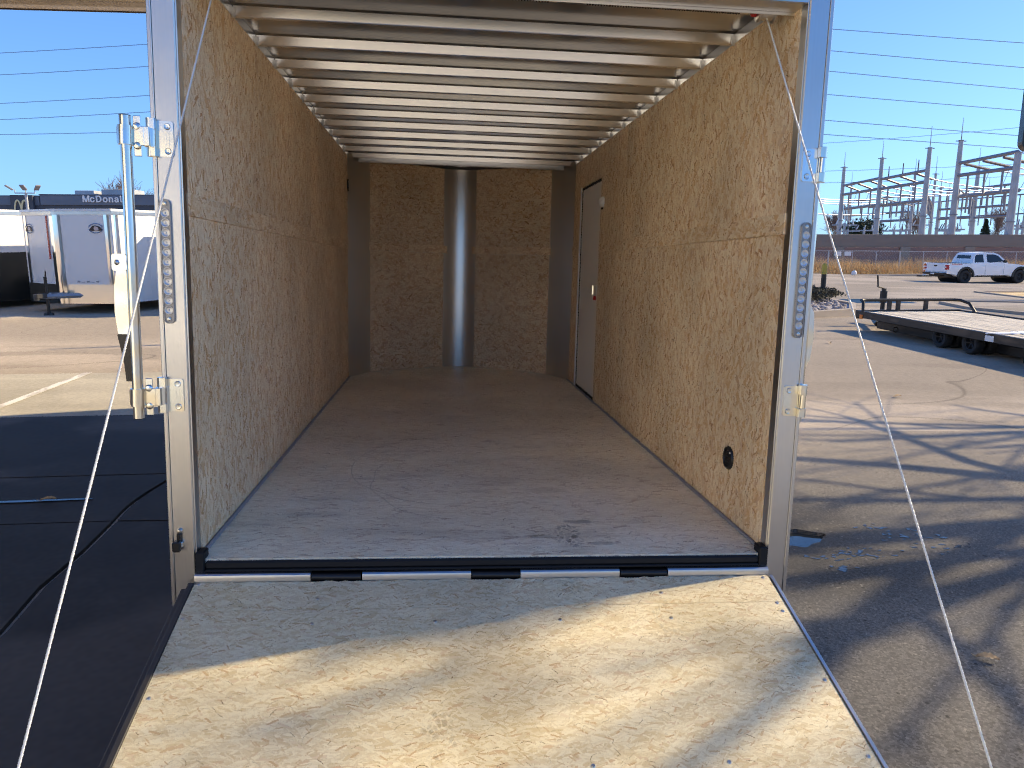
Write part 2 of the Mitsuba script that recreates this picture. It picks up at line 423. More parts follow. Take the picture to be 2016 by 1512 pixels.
def concrete(tone_a, tone_b, stain):
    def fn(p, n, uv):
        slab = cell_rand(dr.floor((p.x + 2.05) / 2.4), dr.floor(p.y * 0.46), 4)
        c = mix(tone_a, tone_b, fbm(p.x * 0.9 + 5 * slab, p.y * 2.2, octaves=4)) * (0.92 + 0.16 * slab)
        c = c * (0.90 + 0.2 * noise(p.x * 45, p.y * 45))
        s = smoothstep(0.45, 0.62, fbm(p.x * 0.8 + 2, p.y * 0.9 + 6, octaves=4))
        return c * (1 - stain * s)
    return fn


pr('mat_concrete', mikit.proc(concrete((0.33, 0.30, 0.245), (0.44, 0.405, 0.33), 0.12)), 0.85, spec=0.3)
pr('mat_concrete_shaded', mikit.proc(concrete((0.045, 0.038, 0.034), (0.085, 0.072, 0.062), 0.6)), 0.7, spec=0.4)  # stained concrete, darkened further so its shade is painted into the colour

# ------------------------------------------------------------------ ground
def grid(xs, ys, zf):
    X, Y = np.meshgrid(xs, ys, indexing='xy')
    Z = zf(X, Y)
    v = np.stack([X.ravel(), Y.ravel(), Z.ravel()], 1)
    nx = len(xs)
    i, j = np.meshgrid(np.arange(nx - 1), np.arange(len(ys) - 1), indexing='xy')
    a = (j * nx + i).ravel()
    q = np.stack([a, a + 1, a + 1 + nx, a + nx], 1)
    f = np.vstack([q[:, [0, 1, 2]], q[:, [0, 2, 3]]])
    return trimesh.Trimesh(v, f, process=False)


XS = np.concatenate([[-900, -300, -120], np.arange(-60, 100.1, 2.0), [140, 300, 900]])
YS = np.concatenate([[-900, -300, -100, -50, -30], np.arange(-20, 120.1, 2.0), [160, 300, 900]])
gm = grid(XS, YS, lambda X, Y: g(X))
c = gm.triangles_center
gm.update_faces(~((c[:, 0] > 0) & (c[:, 0] < 4) & (c[:, 1] > 0) & (c[:, 1] < 2)))
setting('ground', gm, 'mat_lot', 'dusty pinkish tan parking lot paving running to the horizon', smooth=True)


BOUNCE_AREA = Polygon([(-13.5, -40), (24, -40), (24, -2.95), (-13.5, -2.95)])  # unseen pale ground, added to bounce sunlight towards the trailer


def ground_sheet(poly, lift):
    m = cat([trimesh.creation.extrude_polygon(q, 0.003, engine='earcut') for q in getattr(poly, 'geoms', [poly])])
    m.vertices[:, 2] += g(m.vertices[:, 0]) + lift
    return m


hole = Polygon([(1.82 + (0.26 + 0.025 * math.sin(3 * t + 1) + 0.015 * math.sin(7 * t)) * math.cos(t), 1.46 + (0.145 + 0.015 * math.sin(4 * t) + 0.012 * math.sin(9 * t)) * math.sin(t)) for t in np.linspace(0, 2 * math.pi, 60)[:-1]])
apron = Polygon([(0.96, -2.3), (26, -2.3), (26, 4.0), (9, 4.06), (4.3, 4.03), (0.96, 4.03)])
def subdiv_sheet(poly, lift):
    """like ground_sheet, cut in strips so that it follows the slope"""
    out = []
    for x0, x1 in ((0.96, 3.2), (3.2, 9), (9, 26)):
        q = poly.intersection(sbox(x0, -20, x1, 20))
        for s in getattr(q, 'geoms', [q]):
            out.append(ground_sheet(s, lift))
    return cat(out)
setting('asphalt', subdiv_sheet(apron.difference(hole), 0.002), 'mat_asphalt', 'grey brown asphalt beside and behind the open trailer')

drv = cat([ground_sheet(BOUNCE_AREA.intersection(sbox(a, -50, b, 0)), 0.003) for a, b in ((-13.5, -2), (-2, 24))])
setting('bounce_concrete', drv, 'mat_concrete', 'pale concrete added behind the viewer to bounce sunlight into the trailer')  # added out of view as a bounce surface for the trailer interior

# the pothole: sunken basin with a puddle
def pothole():
    k = thing('pothole', 'water filled pothole in the asphalt beside the right rear post', 'pothole')
    ring = np.array(hole.exterior.coords)[:-1]
    n = len(ring)
    zc = g(1.82)
    vs, rr = [], random.Random(3)
    for s, dz in ((1.02, 0.004), (0.97, -0.012), (0.90, -0.045), (0.3, -0.055)):
        q = (ring - [1.82, 1.46]) * s + [1.82, 1.46]
        q = q + np.array([[rr.uniform(-.006, .006), rr.uniform(-.006, .006)] for _ in range(n)])
        vs.append(np.column_stack([q, g(q[:, 0]) + dz + np.array([rr.uniform(-.004, .004) for _ in range(n)]) * (s < 1)]))
    vs.append([[1.82, 1.46, zc - 0.055]])
    v = np.vstack(vs)
    f = []
    for a in range(3):
        for i in range(n):
            j = (i + 1) % n
            f += [[a * n + i, (a + 1) * n + j, a * n + j], [a * n + i, (a + 1) * n + i, (a + 1) * n + j]]
    f += [[3 * n + i, 4 * n, 3 * n + (i + 1) % n] for i in range(n)]
    part(k, 'basin', trimesh.Trimesh(v, f, process=False), 'mat_asphalt')
    w = affinity.scale(hole, 0.96, 0.95)
    m = trimesh.creation.extrude_polygon(w, 0.002, engine='earcut')
    m.vertices[:, 2] += zc - 0.024
    part(k, 'puddle', m, 'mat_water')
pothole()

def splat(cx, cy, rx, ry, seed, ang=0.0):
    r = random.Random(seed)
    ph = [r.uniform(0, 6.28) for _ in range(5)]
    pts = []
    for t in np.linspace(0, 2 * math.pi, 70)[:-1]:
        s = 1 + 0.35 * math.sin(2 * t + ph[0]) + 0.28 * math.sin(3 * t + ph[1]) + 0.2 * math.sin(5 * t + ph[2]) + 0.16 * math.sin(9 * t + ph[3]) + 0.1 * math.sin(14 * t + ph[4])
        s = max(s, 0.15)
        pts.append((rx * s * math.cos(t), ry * s * math.sin(t)))
    return affinity.translate(affinity.rotate(Polygon(pts).buffer(0), ang, origin=(0, 0)), cx, cy)


rw = random.Random(12)
drops = []
for cx, cy, n_, sp in ((2.06, 1.16, 22, .09), (2.20, 1.22, 16, .09), (1.97, 1.0, 14, .06), (2.62, 1.44, 24, .13), (2.52, 1.60, 16, .08), (2.75, 1.25, 14, .12)):
    for _ in range(n_):
        r0 = rw.uniform(.002, .010)
        drops.append(ground_sheet(splat(cx + rw.gauss(0, sp), cy + rw.gauss(0, sp * .45), r0 * 1.7, r0, rw.randint(0, 999), rw.uniform(-40, 40)), 0.0045))
wet = cat(drops)
solo('wet_patch', wet, 'mat_wet', 'thin splashes of water spilled on the asphalt near the pothole', 'wet patch', kind='stuff')

# concrete slabs at the left, each its own piece
JX = [-11.7, -9.27, -6.87, -4.47, -2.05, 0.95]
JY = [-2.9, -1.2, 1.75, 2.66, 4.55, 6.92]
def crackline(x, seed):
    return lambda y: x + 0.03 * math.sin(y * 2.1 + seed) + 0.02 * math.sin(y * 5.3)
key_pad = 'concrete_pad'
labels[key_pad] = {'label': 'concrete slabs with dark joints left of the trailer', 'kind': 'structure'}
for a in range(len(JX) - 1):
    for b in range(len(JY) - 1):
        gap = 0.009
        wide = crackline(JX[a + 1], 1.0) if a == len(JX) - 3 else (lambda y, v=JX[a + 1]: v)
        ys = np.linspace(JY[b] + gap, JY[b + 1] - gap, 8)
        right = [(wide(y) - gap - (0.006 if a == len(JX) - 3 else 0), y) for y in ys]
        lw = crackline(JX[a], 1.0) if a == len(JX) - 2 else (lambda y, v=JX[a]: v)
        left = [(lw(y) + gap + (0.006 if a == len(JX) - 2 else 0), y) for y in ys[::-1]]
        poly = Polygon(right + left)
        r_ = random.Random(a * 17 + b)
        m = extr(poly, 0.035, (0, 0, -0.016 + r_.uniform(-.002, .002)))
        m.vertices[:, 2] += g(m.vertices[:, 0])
        part(key_pad, 'slab', m, 'mat_concrete_shaded' if b < len(JY) - 2 else 'mat_concrete')  # near slabs take the painted shade, the last row stays at sunlit tone
labels_white = ground_sheet(Polygon([(-4.50, 4.6), (-4.41, 4.6), (-4.41, 6.9), (-4.50, 6.9)]), 0.024)
setting('painted_line', labels_white, 'mat_white_line', 'worn white painted line on the sunlit concrete')
wetl = ground_sheet(splat(-3.35, 2.13, 0.62, 0.035, 8), 0.0235)
solo('puddle', wetl, 'mat_water', 'long thin puddle along a slab joint at the left', 'puddle')

# leaves
def leaf(x, y, s, ang, label, z=None):
    n = 9
    v, f = [], []
    for i in range(n):
        t = i / (n - 1)
        w = 0.28 * s * math.sin(math.pi * min(1, t * 0.9 + 0.05)) * (1 + 0.25 * math.sin(t * 23))
        zz = 0.10 * s * math.sin(t * 3.0) + 0.012
        for k in (-1, 0, 1):
            v.append([t * s - s / 2, k * w, zz + abs(k) * 0.10 * s])
    for i in range(n - 1):
        for k in range(2):
            a = i * 3 + k
            f += [[a, a + 3, a + 4], [a, a + 4, a + 1]]
    st = cyl([-s * 0.5, 0, 0.012], [-s * 0.72, 0.05 * s, 0.02], 0.0018, n=5)
    m = cat(trimesh.Trimesh(np.array(v), f, process=False), st)
    m.apply_transform(trimesh.transformations.rotation_matrix(ang, [0, 0, 1]))
    m.apply_translation([x, y, (float(g(x)) + 0.005) if z is None else z])
    solo('dry_leaf', m, 'mat_leaf', label, 'leaf')
leaf(2.10, 0.09, 0.085, -0.5, 'curled tan dry leaf on the shaded asphalt at lower right')
leaf(5.17, 5.64, 0.10, 0.3, 'pale dry leaf lying on the sunlit lot right of the right cable')
leaf(-2.62, 2.12, 0.09, 0.2, 'brown dry leaf at the end of the long thin puddle', float(g(-2)) + 0.022)
leaf(6.9, 10.5, 0.12, 1.2, 'small light dry leaf on the lot in front of the flatbed trailer')
# ------------------------------------------------------------------ THE CARGO TRAILER (all in its own frame)
CT = thing('cargo_trailer', 'aluminium framed enclosed cargo trailer standing open with its strand board ramp lowered', 'cargo trailer')


def tp(name, mesh, m, smooth=False, uv=None, parent=CT, **k):
    return part(parent, name, mesh, m, smooth, uv, TRAILER, **k)


W2, L = 1.03, 4.60
FX, FY, FZ = np.eye(3)
# floor sheets
ys = [-0.047, 0.63, 1.85, 3.07, 4.29]
nose_floor = Polygon([(-W2, 4.29), (W2, 4.29), (W2, 4.60), (.96, 4.72), (.87, 4.80), (.15, 5.29), (.08, 5.325), (0, 5.335), (-.08, 5.325), (-.15, 5.29), (-.87, 4.80), (-.96, 4.72), (-W2, 4.60)])
for i in range(4):
    m, uv = sheet(sbox(-W2, ys[i] + 0.0012, W2, ys[i + 1] - 0.0012), 0.02, (0, 0, -0.02), FX, FY)
    tp('floor_sheet', m, 'mat_osb_floor', uv=uv)
m, uv = sheet(nose_floor, 0.02, (0, 0, -0.02), FX, FY)
tp('floor_sheet', m, 'mat_osb_floor', uv=uv)
# side wall sheets: left, right
ZL, ZU, ZC = 1.178, 1.252, 2.02
def wall(side, z0, z1, thick, seed, yr=(0.0, L), hole=None, name='wall_sheet', proud=0.0, grain='v'):
    poly = sbox(yr[0], z0, yr[1], z1)
    if hole is not None:
        poly = poly.difference(hole)
    if side < 0:
        o, U, V = (-W2 - thick + proud, 0, 0), FY, FZ      # U x V = +x
        m, uv = sheet(poly, thick, o, U, V, grain, seed)
    else:
        poly = affinity.scale(poly, -1, 1, origin=(0, 0))
        o, U, V = (W2 + thick - proud, 0, 0), -FY, FZ      # U x V = -x
        m, uv = sheet(poly, thick, o, U, V, grain, seed)
    tp(name, m, 'mat_osb_wall', uv=uv)
DY0, DY1, DZ0, DZ1 = 3.24, 4.02, 0.012, 1.735
dh = sbox(DY0 - 0.012, -0.1, DY1 + 0.012, DZ1 + 0.012)
for y0, y1, sd in ((0.0, 2.44, 0.0), (2.443, L, 31.7)):
    wall(-1, 0.012, ZL - .0016, 0.012, 3.1 + sd, (y0, y1))
    wall(-1, ZL, ZC, 0.012, 17.3 + sd, (y0, y1))
    if y0 < 1:
        wall(1, 0.012, ZL - .0016, 0.012, 41.3 + sd, (y0, y1))
    else:
        wall(1, 0.012, ZL - .0016, 0.012, 41.3 + sd, (y0, DY0 - 0.012))
        wall(1, 0.012, ZL - .0016, 0.012, 47.3 + sd, (DY1 + 0.012, y1))
    wall(1, ZL, ZC, 0.012, 57.9 + sd, (y0, y1), hole=dh if y0 > 1 else None)
wall(-1, ZL, ZU, 0.006, 71.0, (0.0, L), name='wall_batten', proud=0.0045, grain='u')
wall(1, ZL, ZU, 0.006, 83.0, (0.0, DY0 - 0.02), name='wall_batten', proud=0.0045, grain='u')
wall(1, ZL, ZU, 0.006, 89.0, (DY1 + 0.02, L), name='wall_batten', proud=0.0045, grain='u')
# nose walls
def nose_sheet(s, z0, z1, seed, name='wall_sheet', extra=0.0, proud=0.0):
    A, B = np.array([s * 0.87, 4.80, 0]), np.array([s * 0.15, 5.29, 0])
    if s > 0:
        A, B = B, A
    U = (B - A) / np.linalg.norm(B - A); ln = np.linalg.norm(B - A)
    N = np.cross(U, FZ)
    if N[1] > 0:
        raise ValueError
    th = 0.012
    m, uv = sheet(sbox(-extra, z0, ln + extra, z1), th, A - N * (th - proud), U, FZ, 'u', seed)
    tp(name, m, 'mat_osb_wall', uv=uv)
for s in (-1, 1):
    nose_sheet(s, 0.002, ZL - .002, 5.0 + s * 2)
    nose_sheet(s, ZL + 0.001, ZC, 11.0 + s * 2)
    nose_sheet(s, ZL, ZU, 13.0 + s * 2, 'wall_batten', 0.035, 0.012)
# curved aluminium panels of the nose
def curved(pts, z0, z1, n=10, th=0.003):
    p = np.array(pts, float)
    t = np.linspace(0, 1, n)[:, None]
    q = (1 - t) ** 2 * p[0] + 2 * t * (1 - t) * p[1] + t ** 2 * p[2]
    v = np.vstack([np.column_stack([q, np.full(n, z0)]), np.column_stack([q, np.full(n, z1)])])
    f = []
    for i in range(n - 1):
        f += [[i, i + 1, i + 1 + n], [i, i + 1 + n, i + n]]
    return trimesh.Trimesh(v, f, process=False)
tp('nose_panel', curved([(-.163, 5.276), (0, 5.352), (.163, 5.276)], 0.002, ZC, 18), 'mat_strip', True)
tp('nose_panel', curved([(-1.03, 4.40), (-.953, 4.60), (-.865, 4.808)], 0.002, ZC), 'mat_strip', True)
tp('nose_panel', curved([(.865, 4.808), (.953, 4.60), (1.03, 4.40)], 0.002, ZC), 'mat_strip', True)
# roof skin, bows, coves
roof_poly = Polygon([(-1.083, 0.06), (1.083, 0.06), (1.083, 4.72), (.13, 5.44), (-.13, 5.44), (-1.083, 4.72)])
tp('roof_skin', extr(roof_poly, 0.004, (0, 0, 2.037)), 'mat_roof')
tp('roof_membrane', extr(roof_poly.buffer(0.02), 0.02, (0, 0, 2.10)), 'mat_shell')
BOWS = [0.22 + 0.388 * k for k in range(0, 12)]
for k, y in enumerate(BOWS):
    sag = 0.001 * ((k * 7) % 3)
    z0_, z1_ = 1.994 - sag, 2.0315
    b = extr([(y, z1_), (y + .0075, z0_ + .003), (y + .0105, z0_), (y + .032, z0_), (y + .035, z0_ + .003), (y + .042, z1_)], 2.044, (-1.022, 0, 0), FY, FZ)
    tp('roof_bow', b, 'mat_bow')
tp('cap_rail', box(-1.022, 1.022, 4.60, 4.625, 1.965, 2.036, 0.002), 'mat_bow')
for s in (-1, 1):
    xa, xb = (s * 1.0297, s * 1.008)
    pts = [(1.0297, 1.994), (1.0265, 1.994), (1.0245, 2.030), (1.0297, 2.036)]
    cv = extr([(a, z) for a, z in pts], 4.55, (0, 0.05, 0), FX, FZ)      # U x V = -y
    cv.vertices[:, 1] = 0.05 + (0.05 - cv.vertices[:, 1])
    cv.vertices[:, 0] *= s
    cv.fix_normals()
    tp('cove', cv, 'mat_bow')
    for y in BOWS[1:]:
        tp('clip', box(*sorted((s * 1.0285, s * 1.013)), y - 0.008, y - .0005, 1.982, 2.024, 0.001), 'mat_bow')
    # bead between floor and wall
    tp('floor_trim', box(min(s * 1.0296, s * 1.015), max(s * 1.0296, s * 1.015), 0.0, 4.58, 0.001, 0.011, 0.003), 'mat_trim_grey')
# outer shell
for s in (-1, 1):
    tp('side_skin', box(min(s * 1.085, s * 1.092), max(s * 1.085, s * 1.092), 0.03, 4.74, -0.16, 2.12), 'mat_shell')
    a, b = np.array([s * 1.09, 4.74]), np.array([s * 0.12, 5.47])
    d = (b - a) / np.linalg.norm(b - a); nn = np.array([-d[1], d[0]]) * 0.004
    tp('nose_skin', extr([tuple(a + nn), tuple(a - nn), tuple(b - nn), tuple(b + nn)], 2.28, (0, 0, -0.16)), 'mat_shell')
    tp('frame_rail', box(min(s * 0.62, s * 0.55), max(s * 0.62, s * 0.55), 0.0, 6.0, -0.26, -0.16, 0.004), 'mat_dark_edge')
tp('nose_skin', box(-0.125, 0.125, 5.466, 5.474, -0.16, 2.12), 'mat_shell')
tp('underside', extr(roof_poly, 0.01, (0, 0, -0.15)), 'mat_dark_edge')
tp('tongue', cat(tube([(-.58, 4.6, -.21), (0, 6.45, -.21)], 0.045, 4), tube([(.58, 4.6, -.21), (0, 6.45, -.21)], 0.045, 4), box(-.05, .05, 6.3, 6.7, -.24, -.12, .01), cyl((0.0, 6.2, -.42), (0, 6.2, .22), .03)), 'mat_dark_edge')
for y in (2.1, 2.95):
    tp('axle', cyl((-1.2, y, -.28), (1.2, y, -.28), .04), 'mat_dark_edge')
    for s in (-1, 1):
        cx = s * 1.215
        wz = lathe([(0, -.09), (.17, -.09), (.29, -.075), (.315, -.04), (.315, .04), (.29, .075), (.17, .09), (0, .09)], (cx, y, -0.285 + s * 0.03 - 0.012 * (y - 2.5)), (1, 0, 0), 28)
        tp('tyre', wz, 'mat_tyre', 35)
# rear posts, header, sill
for s in (-1, 1):
    x = sorted((s * 1.036, s * 1.108))
    post = box(x[0], x[1], -0.05, 0.055, -0.172, 2.13, 0.0035)
    # inner return of the post, seen as the dark strip beside the strand board
    ret = box(*sorted((s * 1.0305, s * 1.0359)), -0.046, 0.0, -0.04, 1.995, 0.0015)
    fl = box(*sorted((s * 1.1085, s * 1.121)), -0.052, 0.05, -0.172, 2.128, 0.002)
    gr = box(*sorted((s * 1.1065, s * 1.1105)), -0.0535, -0.045, -0.172, 2.126, 0.001)
    tp('post', cat(post, ret), 'mat_post', 20)
    tp('post_flange', fl, 'mat_post', 20)
    tp('post_flange', gr, 'mat_post', 20)
tp('header', cat(box(-1.034, 1.034, -0.046, 0.05, 1.942, 2.12, 0.003), box(-1.12, 1.12, -0.0475, 0.05, 2.1205, 2.16, 0.003)), 'mat_post', 20)
tp('header_lip', box(-1.033, 1.033, 0.0505, 0.056, 1.932, 1.99, 0.001), 'mat_bow')
# sill: rubber seal in front of the floor, aluminium plates and black hinge leaves, corner blocks
tp('seal', cat(box(-1.0, 1.0, -0.064, -0.0475, -0.032, -0.004, 0.006), box(-1.0, 1.0, -0.066, -0.0475, -0.0425, -0.033, 0.003)), 'mat_rubber', 20)
for a, b in ((-1.033, -0.637), (-0.46, -0.073), (0.104, 0.469), (0.648, 1.033)):
    prof = [(-0.048, -0.083), (-0.078, -0.083), (-0.083, -0.079), (-0.083, -0.058), (-0.081, -0.049), (-0.076, -0.0445), (-0.067, -0.0435), (-0.048, -0.0435)]
    m = extr([(q, z) for q, z in prof], b - a - 0.002, (a + 0.001, 0, 0), FY, FZ)
    tp('sill_plate', m, 'mat_post', 25)
for a, b in ((-0.637, -0.46), (-0.073, 0.104), (0.469, 0.648)):
    tp('ramp_hinge', cat(cyl((a + .003, -0.073, -0.060), (b - .003, -0.073, -0.060), 0.0125, n=14), box(a + .003, b - .003, -0.066, -0.045, -0.083, -0.050, .001)), 'mat_black', 30)
tp('sill_beam', box(-1.034, 1.034, -0.05, 0.04, -0.16, -0.083, 0.004), 'mat_dark_edge')
for s in (-1, 1):
    tp('corner_block', box(*sorted((s * 1.034, s * 1.003)), -0.062, -0.004, -0.052, 0.028, 0.004), 'mat_rubber')
# ramp
SL = math.atan(0.294)
RU = np.array([1.0, 0, 0]); RV = np.array([0, math.cos(SL), math.sin(SL)]); RO = np.array([0, -0.088, -0.0705])
rng2 = random.Random(5)
RL = 1.86
def rough_edge(x0, x1, y, amp):
    xs = np.linspace(x0, x1, 90)
    return [(x, y + rng2.uniform(-amp, amp)) for x in xs]
top = rough_edge(-1.02, 1.02, 0.0, 0.0035)
p1 = Polygon(top + [(1.028, -0.01), (1.03, -0.142), (-1.03, -0.142), (-1.028, -0.01)]).buffer(0)
RN = np.cross(RU, RV)
for q in (p1, sbox(-1.03, -1.36, 1.03, -0.1435), sbox(-1.03, -RL, 1.03, -1.3615)):
    m, uv = sheet(q, 0.016, RO - RN * 0.016, RU, RV)
    tp('ramp_sheet', m, 'mat_osb_ramp', uv=uv)
def rbox(u0, u1, v0, v1, n0, n1, b=0.002):
    m = box(u0, u1, v0, v1, n0, n1, b)
    m.apply_transform(frame(RO, RU, RV, RN))
    return m
tp('ramp_frame', cat(rbox(-1.05, -1.0315, -RL, 0.0, -0.06, 0.003), rbox(-1.068, -1.0505, -RL, -0.02, -0.062, -0.006)), 'mat_dark_edge')
tp('ramp_frame', cat(rbox(1.0315, 1.046, -RL, 0.0, -0.06, 0.004)), 'mat_post')
tp('ramp_frame', rbox(-1.05, 1.046, -RL - 0.03, -RL - 0.001, -0.06, 0.0), 'mat_post')
tp('ramp_skin', rbox(-1.03, 1.03, -RL, -0.03, -0.06, -0.05), 'mat_shell')
def screw(u, v, r=0.0065):
    m = lathe([(0, 0.0032), (r * 0.25, 0.0032), (r * 0.3, 0.0018), (r * 0.75, 0.0022), (r, 0.0004), (r, -0.002), (0, -0.002)], (0, 0, 0), (0, 0, 1), 12)
    m.apply_transform(frame(RO + RU * u + RV * v, RU, RV, RN))
    return m
for u, v in ((0.60, -0.085), (0.601, -0.213), (0.218, -0.212), (1.005, -0.012), (1.003, -0.148), (1.006, -0.19), (0.607, -0.776), (0.229, -0.772), (-1.016, -0.177), (-1.015, -0.008), (-0.60, -0.21), (-0.2, -0.21), (-0.60, -0.09),
             (-0.2, -0.775), (-0.6, -0.775), (1.008, -0.775), (-1.008, -0.775), (1.012, -0.5), (-1.012, -0.5)):
    tp('ramp_screw', screw(u, v), 'mat_strip', 30)
# lift cables and the spring that balances the ramp
def cable(s, y1, z1, x0=0.955, z0=1.955):
    a, b = np.array([s * x0, 0.125, z0]), np.array([s * 1.072, y1, z1])
    t = np.linspace(0, 1, 30)[:, None]
    p = a * (1 - t) + b * t - np.array([0, 0, 1.0]) * 0.020 * 4 * t * (1 - t)
    # seven-strand look: the radius swells a little along the lay
    t2 = np.linspace(0, 1, 420)
    q = np.column_stack([np.interp(t2, t[:, 0], p[:, k]) for k in range(3)])
    lay = 2 * np.pi * t2 * 90
    aa, bb, _ = basis(b - a)
    ms = []
    for k in range(3):
        ph = lay + k * 2 * np.pi / 3
        ms.append(tube(q + 0.00155 * (np.cos(ph)[:, None] * aa + np.sin(ph)[:, None] * bb), 0.00195, 5))
    return cat(ms)
tp('lift_cable', cable(1, -1.516, -0.487), 'mat_cable', True)
tp('lift_cable', cable(-1, -1.461, -0.471), 'mat_cable', True)
for s, y1, z1 in ((1, -1.516, -0.487), (-1, -1.461, -0.471)):
    tp('cable_anchor', box(*sorted((s * 1.05, s * 1.085)), y1 - .03, y1 + .03, z1 - .02, z1 + .02, .004), 'mat_zinc')
tp('spring_shaft', cyl((-.99, .125, 1.985), (.99, .125, 1.985), 0.013, n=14), 'mat_zinc', 40)
def coil(x0, x1, r, turns):
    t = np.linspace(0, 1, turns * 10)
    return tube(np.column_stack([x0 + (x1 - x0) * t, .125 + r * np.cos(t * turns * 6.283), 1.985 + r * np.sin(t * turns * 6.283)]), 0.0042, 5)
tp('spring', coil(-0.75, 0.17, 0.028, 90), 'mat_black', True)
tp('spring', coil(0.30, 0.86, 0.030, 56), 'mat_black', True)
for s in (-1, 1):
    d = tp('cable_drum', lathe([(0, -.035), (.024, -.035), (.034, -.03), (.034, -.026), (.027, -.02), (.027, .02), (.034, .026), (.034, .03), (.012, .035), (0, .035)], (s * 0.955, .125, 1.962), (1, 0, 0), 22), 'mat_strip', 30)
    tp('plug', lathe([(0, 0), (.017, 0), (.017, .014), (.006, .02), (0, .02)], (s * 0.918, .125, 1.962), (-s, 0, 0), 14), 'mat_red', 30, parent=d)
# clearance light strips: long lamps on both posts
def tail_light(s):
    x, z0, z1 = (-1.0865, 0.822, 1.226) if s < 0 else (1.0835, 0.811, 1.219)
    w = 0.017
    k = tp('tail_light', extr(rrect(-w, w, z0, z1, w - 0.0005), 0.006, (x, -0.0505, 0), FX, FZ), 'mat_bezel', 30)
    tp('rim', extr(rrect(-w, w, z0, z1, w - .0005).difference(rrect(-w + .0035, w - .0035, z0 + .0035, z1 - .0035, w - .0045)), 0.010, (x, -0.0505, 0), FX, FZ), 'mat_bezel', 30, parent=k)
    n = 11
    a, b = z0 + 0.045, z1 - 0.045
    for i in range(n):
        z = a + (b - a) * i / (n - 1)
        tp('lens', lathe([(0, .0034), (.0026, .0030), (.0038, .0011), (.0085, .0008), (.0118, .0026), (.0138, .0024), (.0146, 0), (0, 0)], (x, -0.0565, z), (0, -1, 0), 18), 'mat_lens', 35, parent=k)
    for z in (z0 + 0.015, z1 - 0.015):
        tp('screw', lathe([(0, .002), (.002, .002), (.0028, .0036), (.006, .0028), (.007, 0), (0, 0)], (x, -0.0565, z), (0, -1, 0), 12), 'mat_zinc', 30, parent=k)
tail_light(-1)
tail_light(1)
# cam-bar hinge butts on the posts and the lock bars
def butt(s, z0, z1):
    x = s * 1.0755
    e = s * 1.118
    w = 0.024
    k = tp('hinge', extr(rrect(min(x - s * w, e), max(x - s * w, e), z0, z1, 0.008), 0.004, (0, -0.0505, 0), FX, FZ), 'mat_zinc', 20)
    h = (z1 - z0)
    for a, b in ((z0 - .002, z0 + h * 0.27), (z1 - h * 0.27, z1 + .006)):
        tp('knuckle', cat(cyl((e, -0.062, a), (e, -0.062, b), 0.0145, n=20), box(*sorted((e, e - s * .016)), -0.0765, -0.0555, a, b, .001)), 'mat_zinc', 30, parent=k)
    tp('pin', cyl((e, -0.062, z0 + h * .27 + .001), (e, -0.062, z1 - h * .27 - .001), 0.0118, n=18), 'mat_zinc', 30, parent=k)
    for z in (z0 + 0.017, z1 - 0.017):
        tp('bolt', lathe([(0, .0045), (.0035, .0045), (.004, .003), (.0085, .0035), (.0105, .0008), (.0105, 0), (0, 0)], (x - s * 0.006, -0.0545, z), (0, -1, 0), 14), 'mat_zinc', 30, parent=k)
    tp('emboss', extr(rrect(x - s * .006 - .006, x - s * .006 + .006, z0 + h * .3, z1 - h * .3, .003).difference(rrect(x - s * .006 - .0045, x - s * .006 + .0045, z0 + h * .3 + .0015, z1 - h * .3 - .0015, .002)), 0.0012, (0, -0.0544, 0), FX, FZ), 'mat_zinc', parent=k)
    return e
for s in (-1, 1):
    for z0, z1 in ((1.358, 1.468), (0.526, 0.637)):
        e = butt(s, z0, z1)
        zm = (z0 + z1) / 2
        if s < 0:
            # clamp strap from the hinge to the bar, with the bent tabs of its bolts above and below
            c_ = tp('clamp', cat(box(-1.170, -1.126, -0.098, -0.093, zm - .029, zm + .029, .0015), cyl((e, -.062, zm - .029), (e, -.062, zm + .029), .0185, n=22),
                                 box(-1.133, -1.112, -0.097, -0.062, zm - .029, zm + .029, .001)), 'mat_zinc', 30)
            for sg in (-1, 1):
                tp('tab', box(-1.160, -1.136, -0.094, -0.089, *sorted((zm + sg * .024, zm + sg * .062)), .002), 'mat_zinc', parent=c_)
                tp('bolt', lathe([(0, .006), (.009, .004), (.0125, 0), (0, 0)], (-1.148, -0.096, zm + sg * .029), (0, -1, 0), 14), 'mat_zinc', 30, parent=c_)
            tp('clamp', cat(cyl((-1.181, -.1, zm - .029), (-1.181, -.1, zm + .029), .0235, n=22), box(-1.206, -1.190, -0.108, -0.080, zm - .026, zm + .026, .003)), 'mat_zinc', 30)
def handle(s, x, y, z, sc=1.0):
    """flat forged handle with a black grip hanging beside the bar"""
    pts = [(0.0, 0.0), (-.010, -.06), (-.012, -.14), (-.004, -.215), (.012, -.30), (.020, -.36), (.031, -.36), (.030, -.29), (.030, -.215), (.030, -.06), (.030, 0.0)]
    k = tp('lock_handle', extr([(s * -a, b) for a, b in pts[:4]] + [(s * -a, b) for a, b in pts[7:]], .008, (x, y, z), FX, FZ), 'mat_zinc')
    tp('grip', extr(Polygon([(s * .004, -.213), (s * -.012, -.30), (s * -.017, -.362), (s * -.033, -.362), (s * -.032, -.29), (s * -.0305, -.213)]).buffer(.0025), .014, (x, y + .003, z), FX, FZ), 'mat_black', parent=k)
    tp('pivot', cat(extr(rrect(*sorted((s * .012, s * -.034)), -.008, .046, .008), .005, (x, y - .008, z), FX, FZ), lathe([(0, .008), (.006, .006), (.009, 0), (0, 0)], (x - s * .004, y - .013, z + .019), (0, -1, 0), 12)), 'mat_zinc', parent=k)
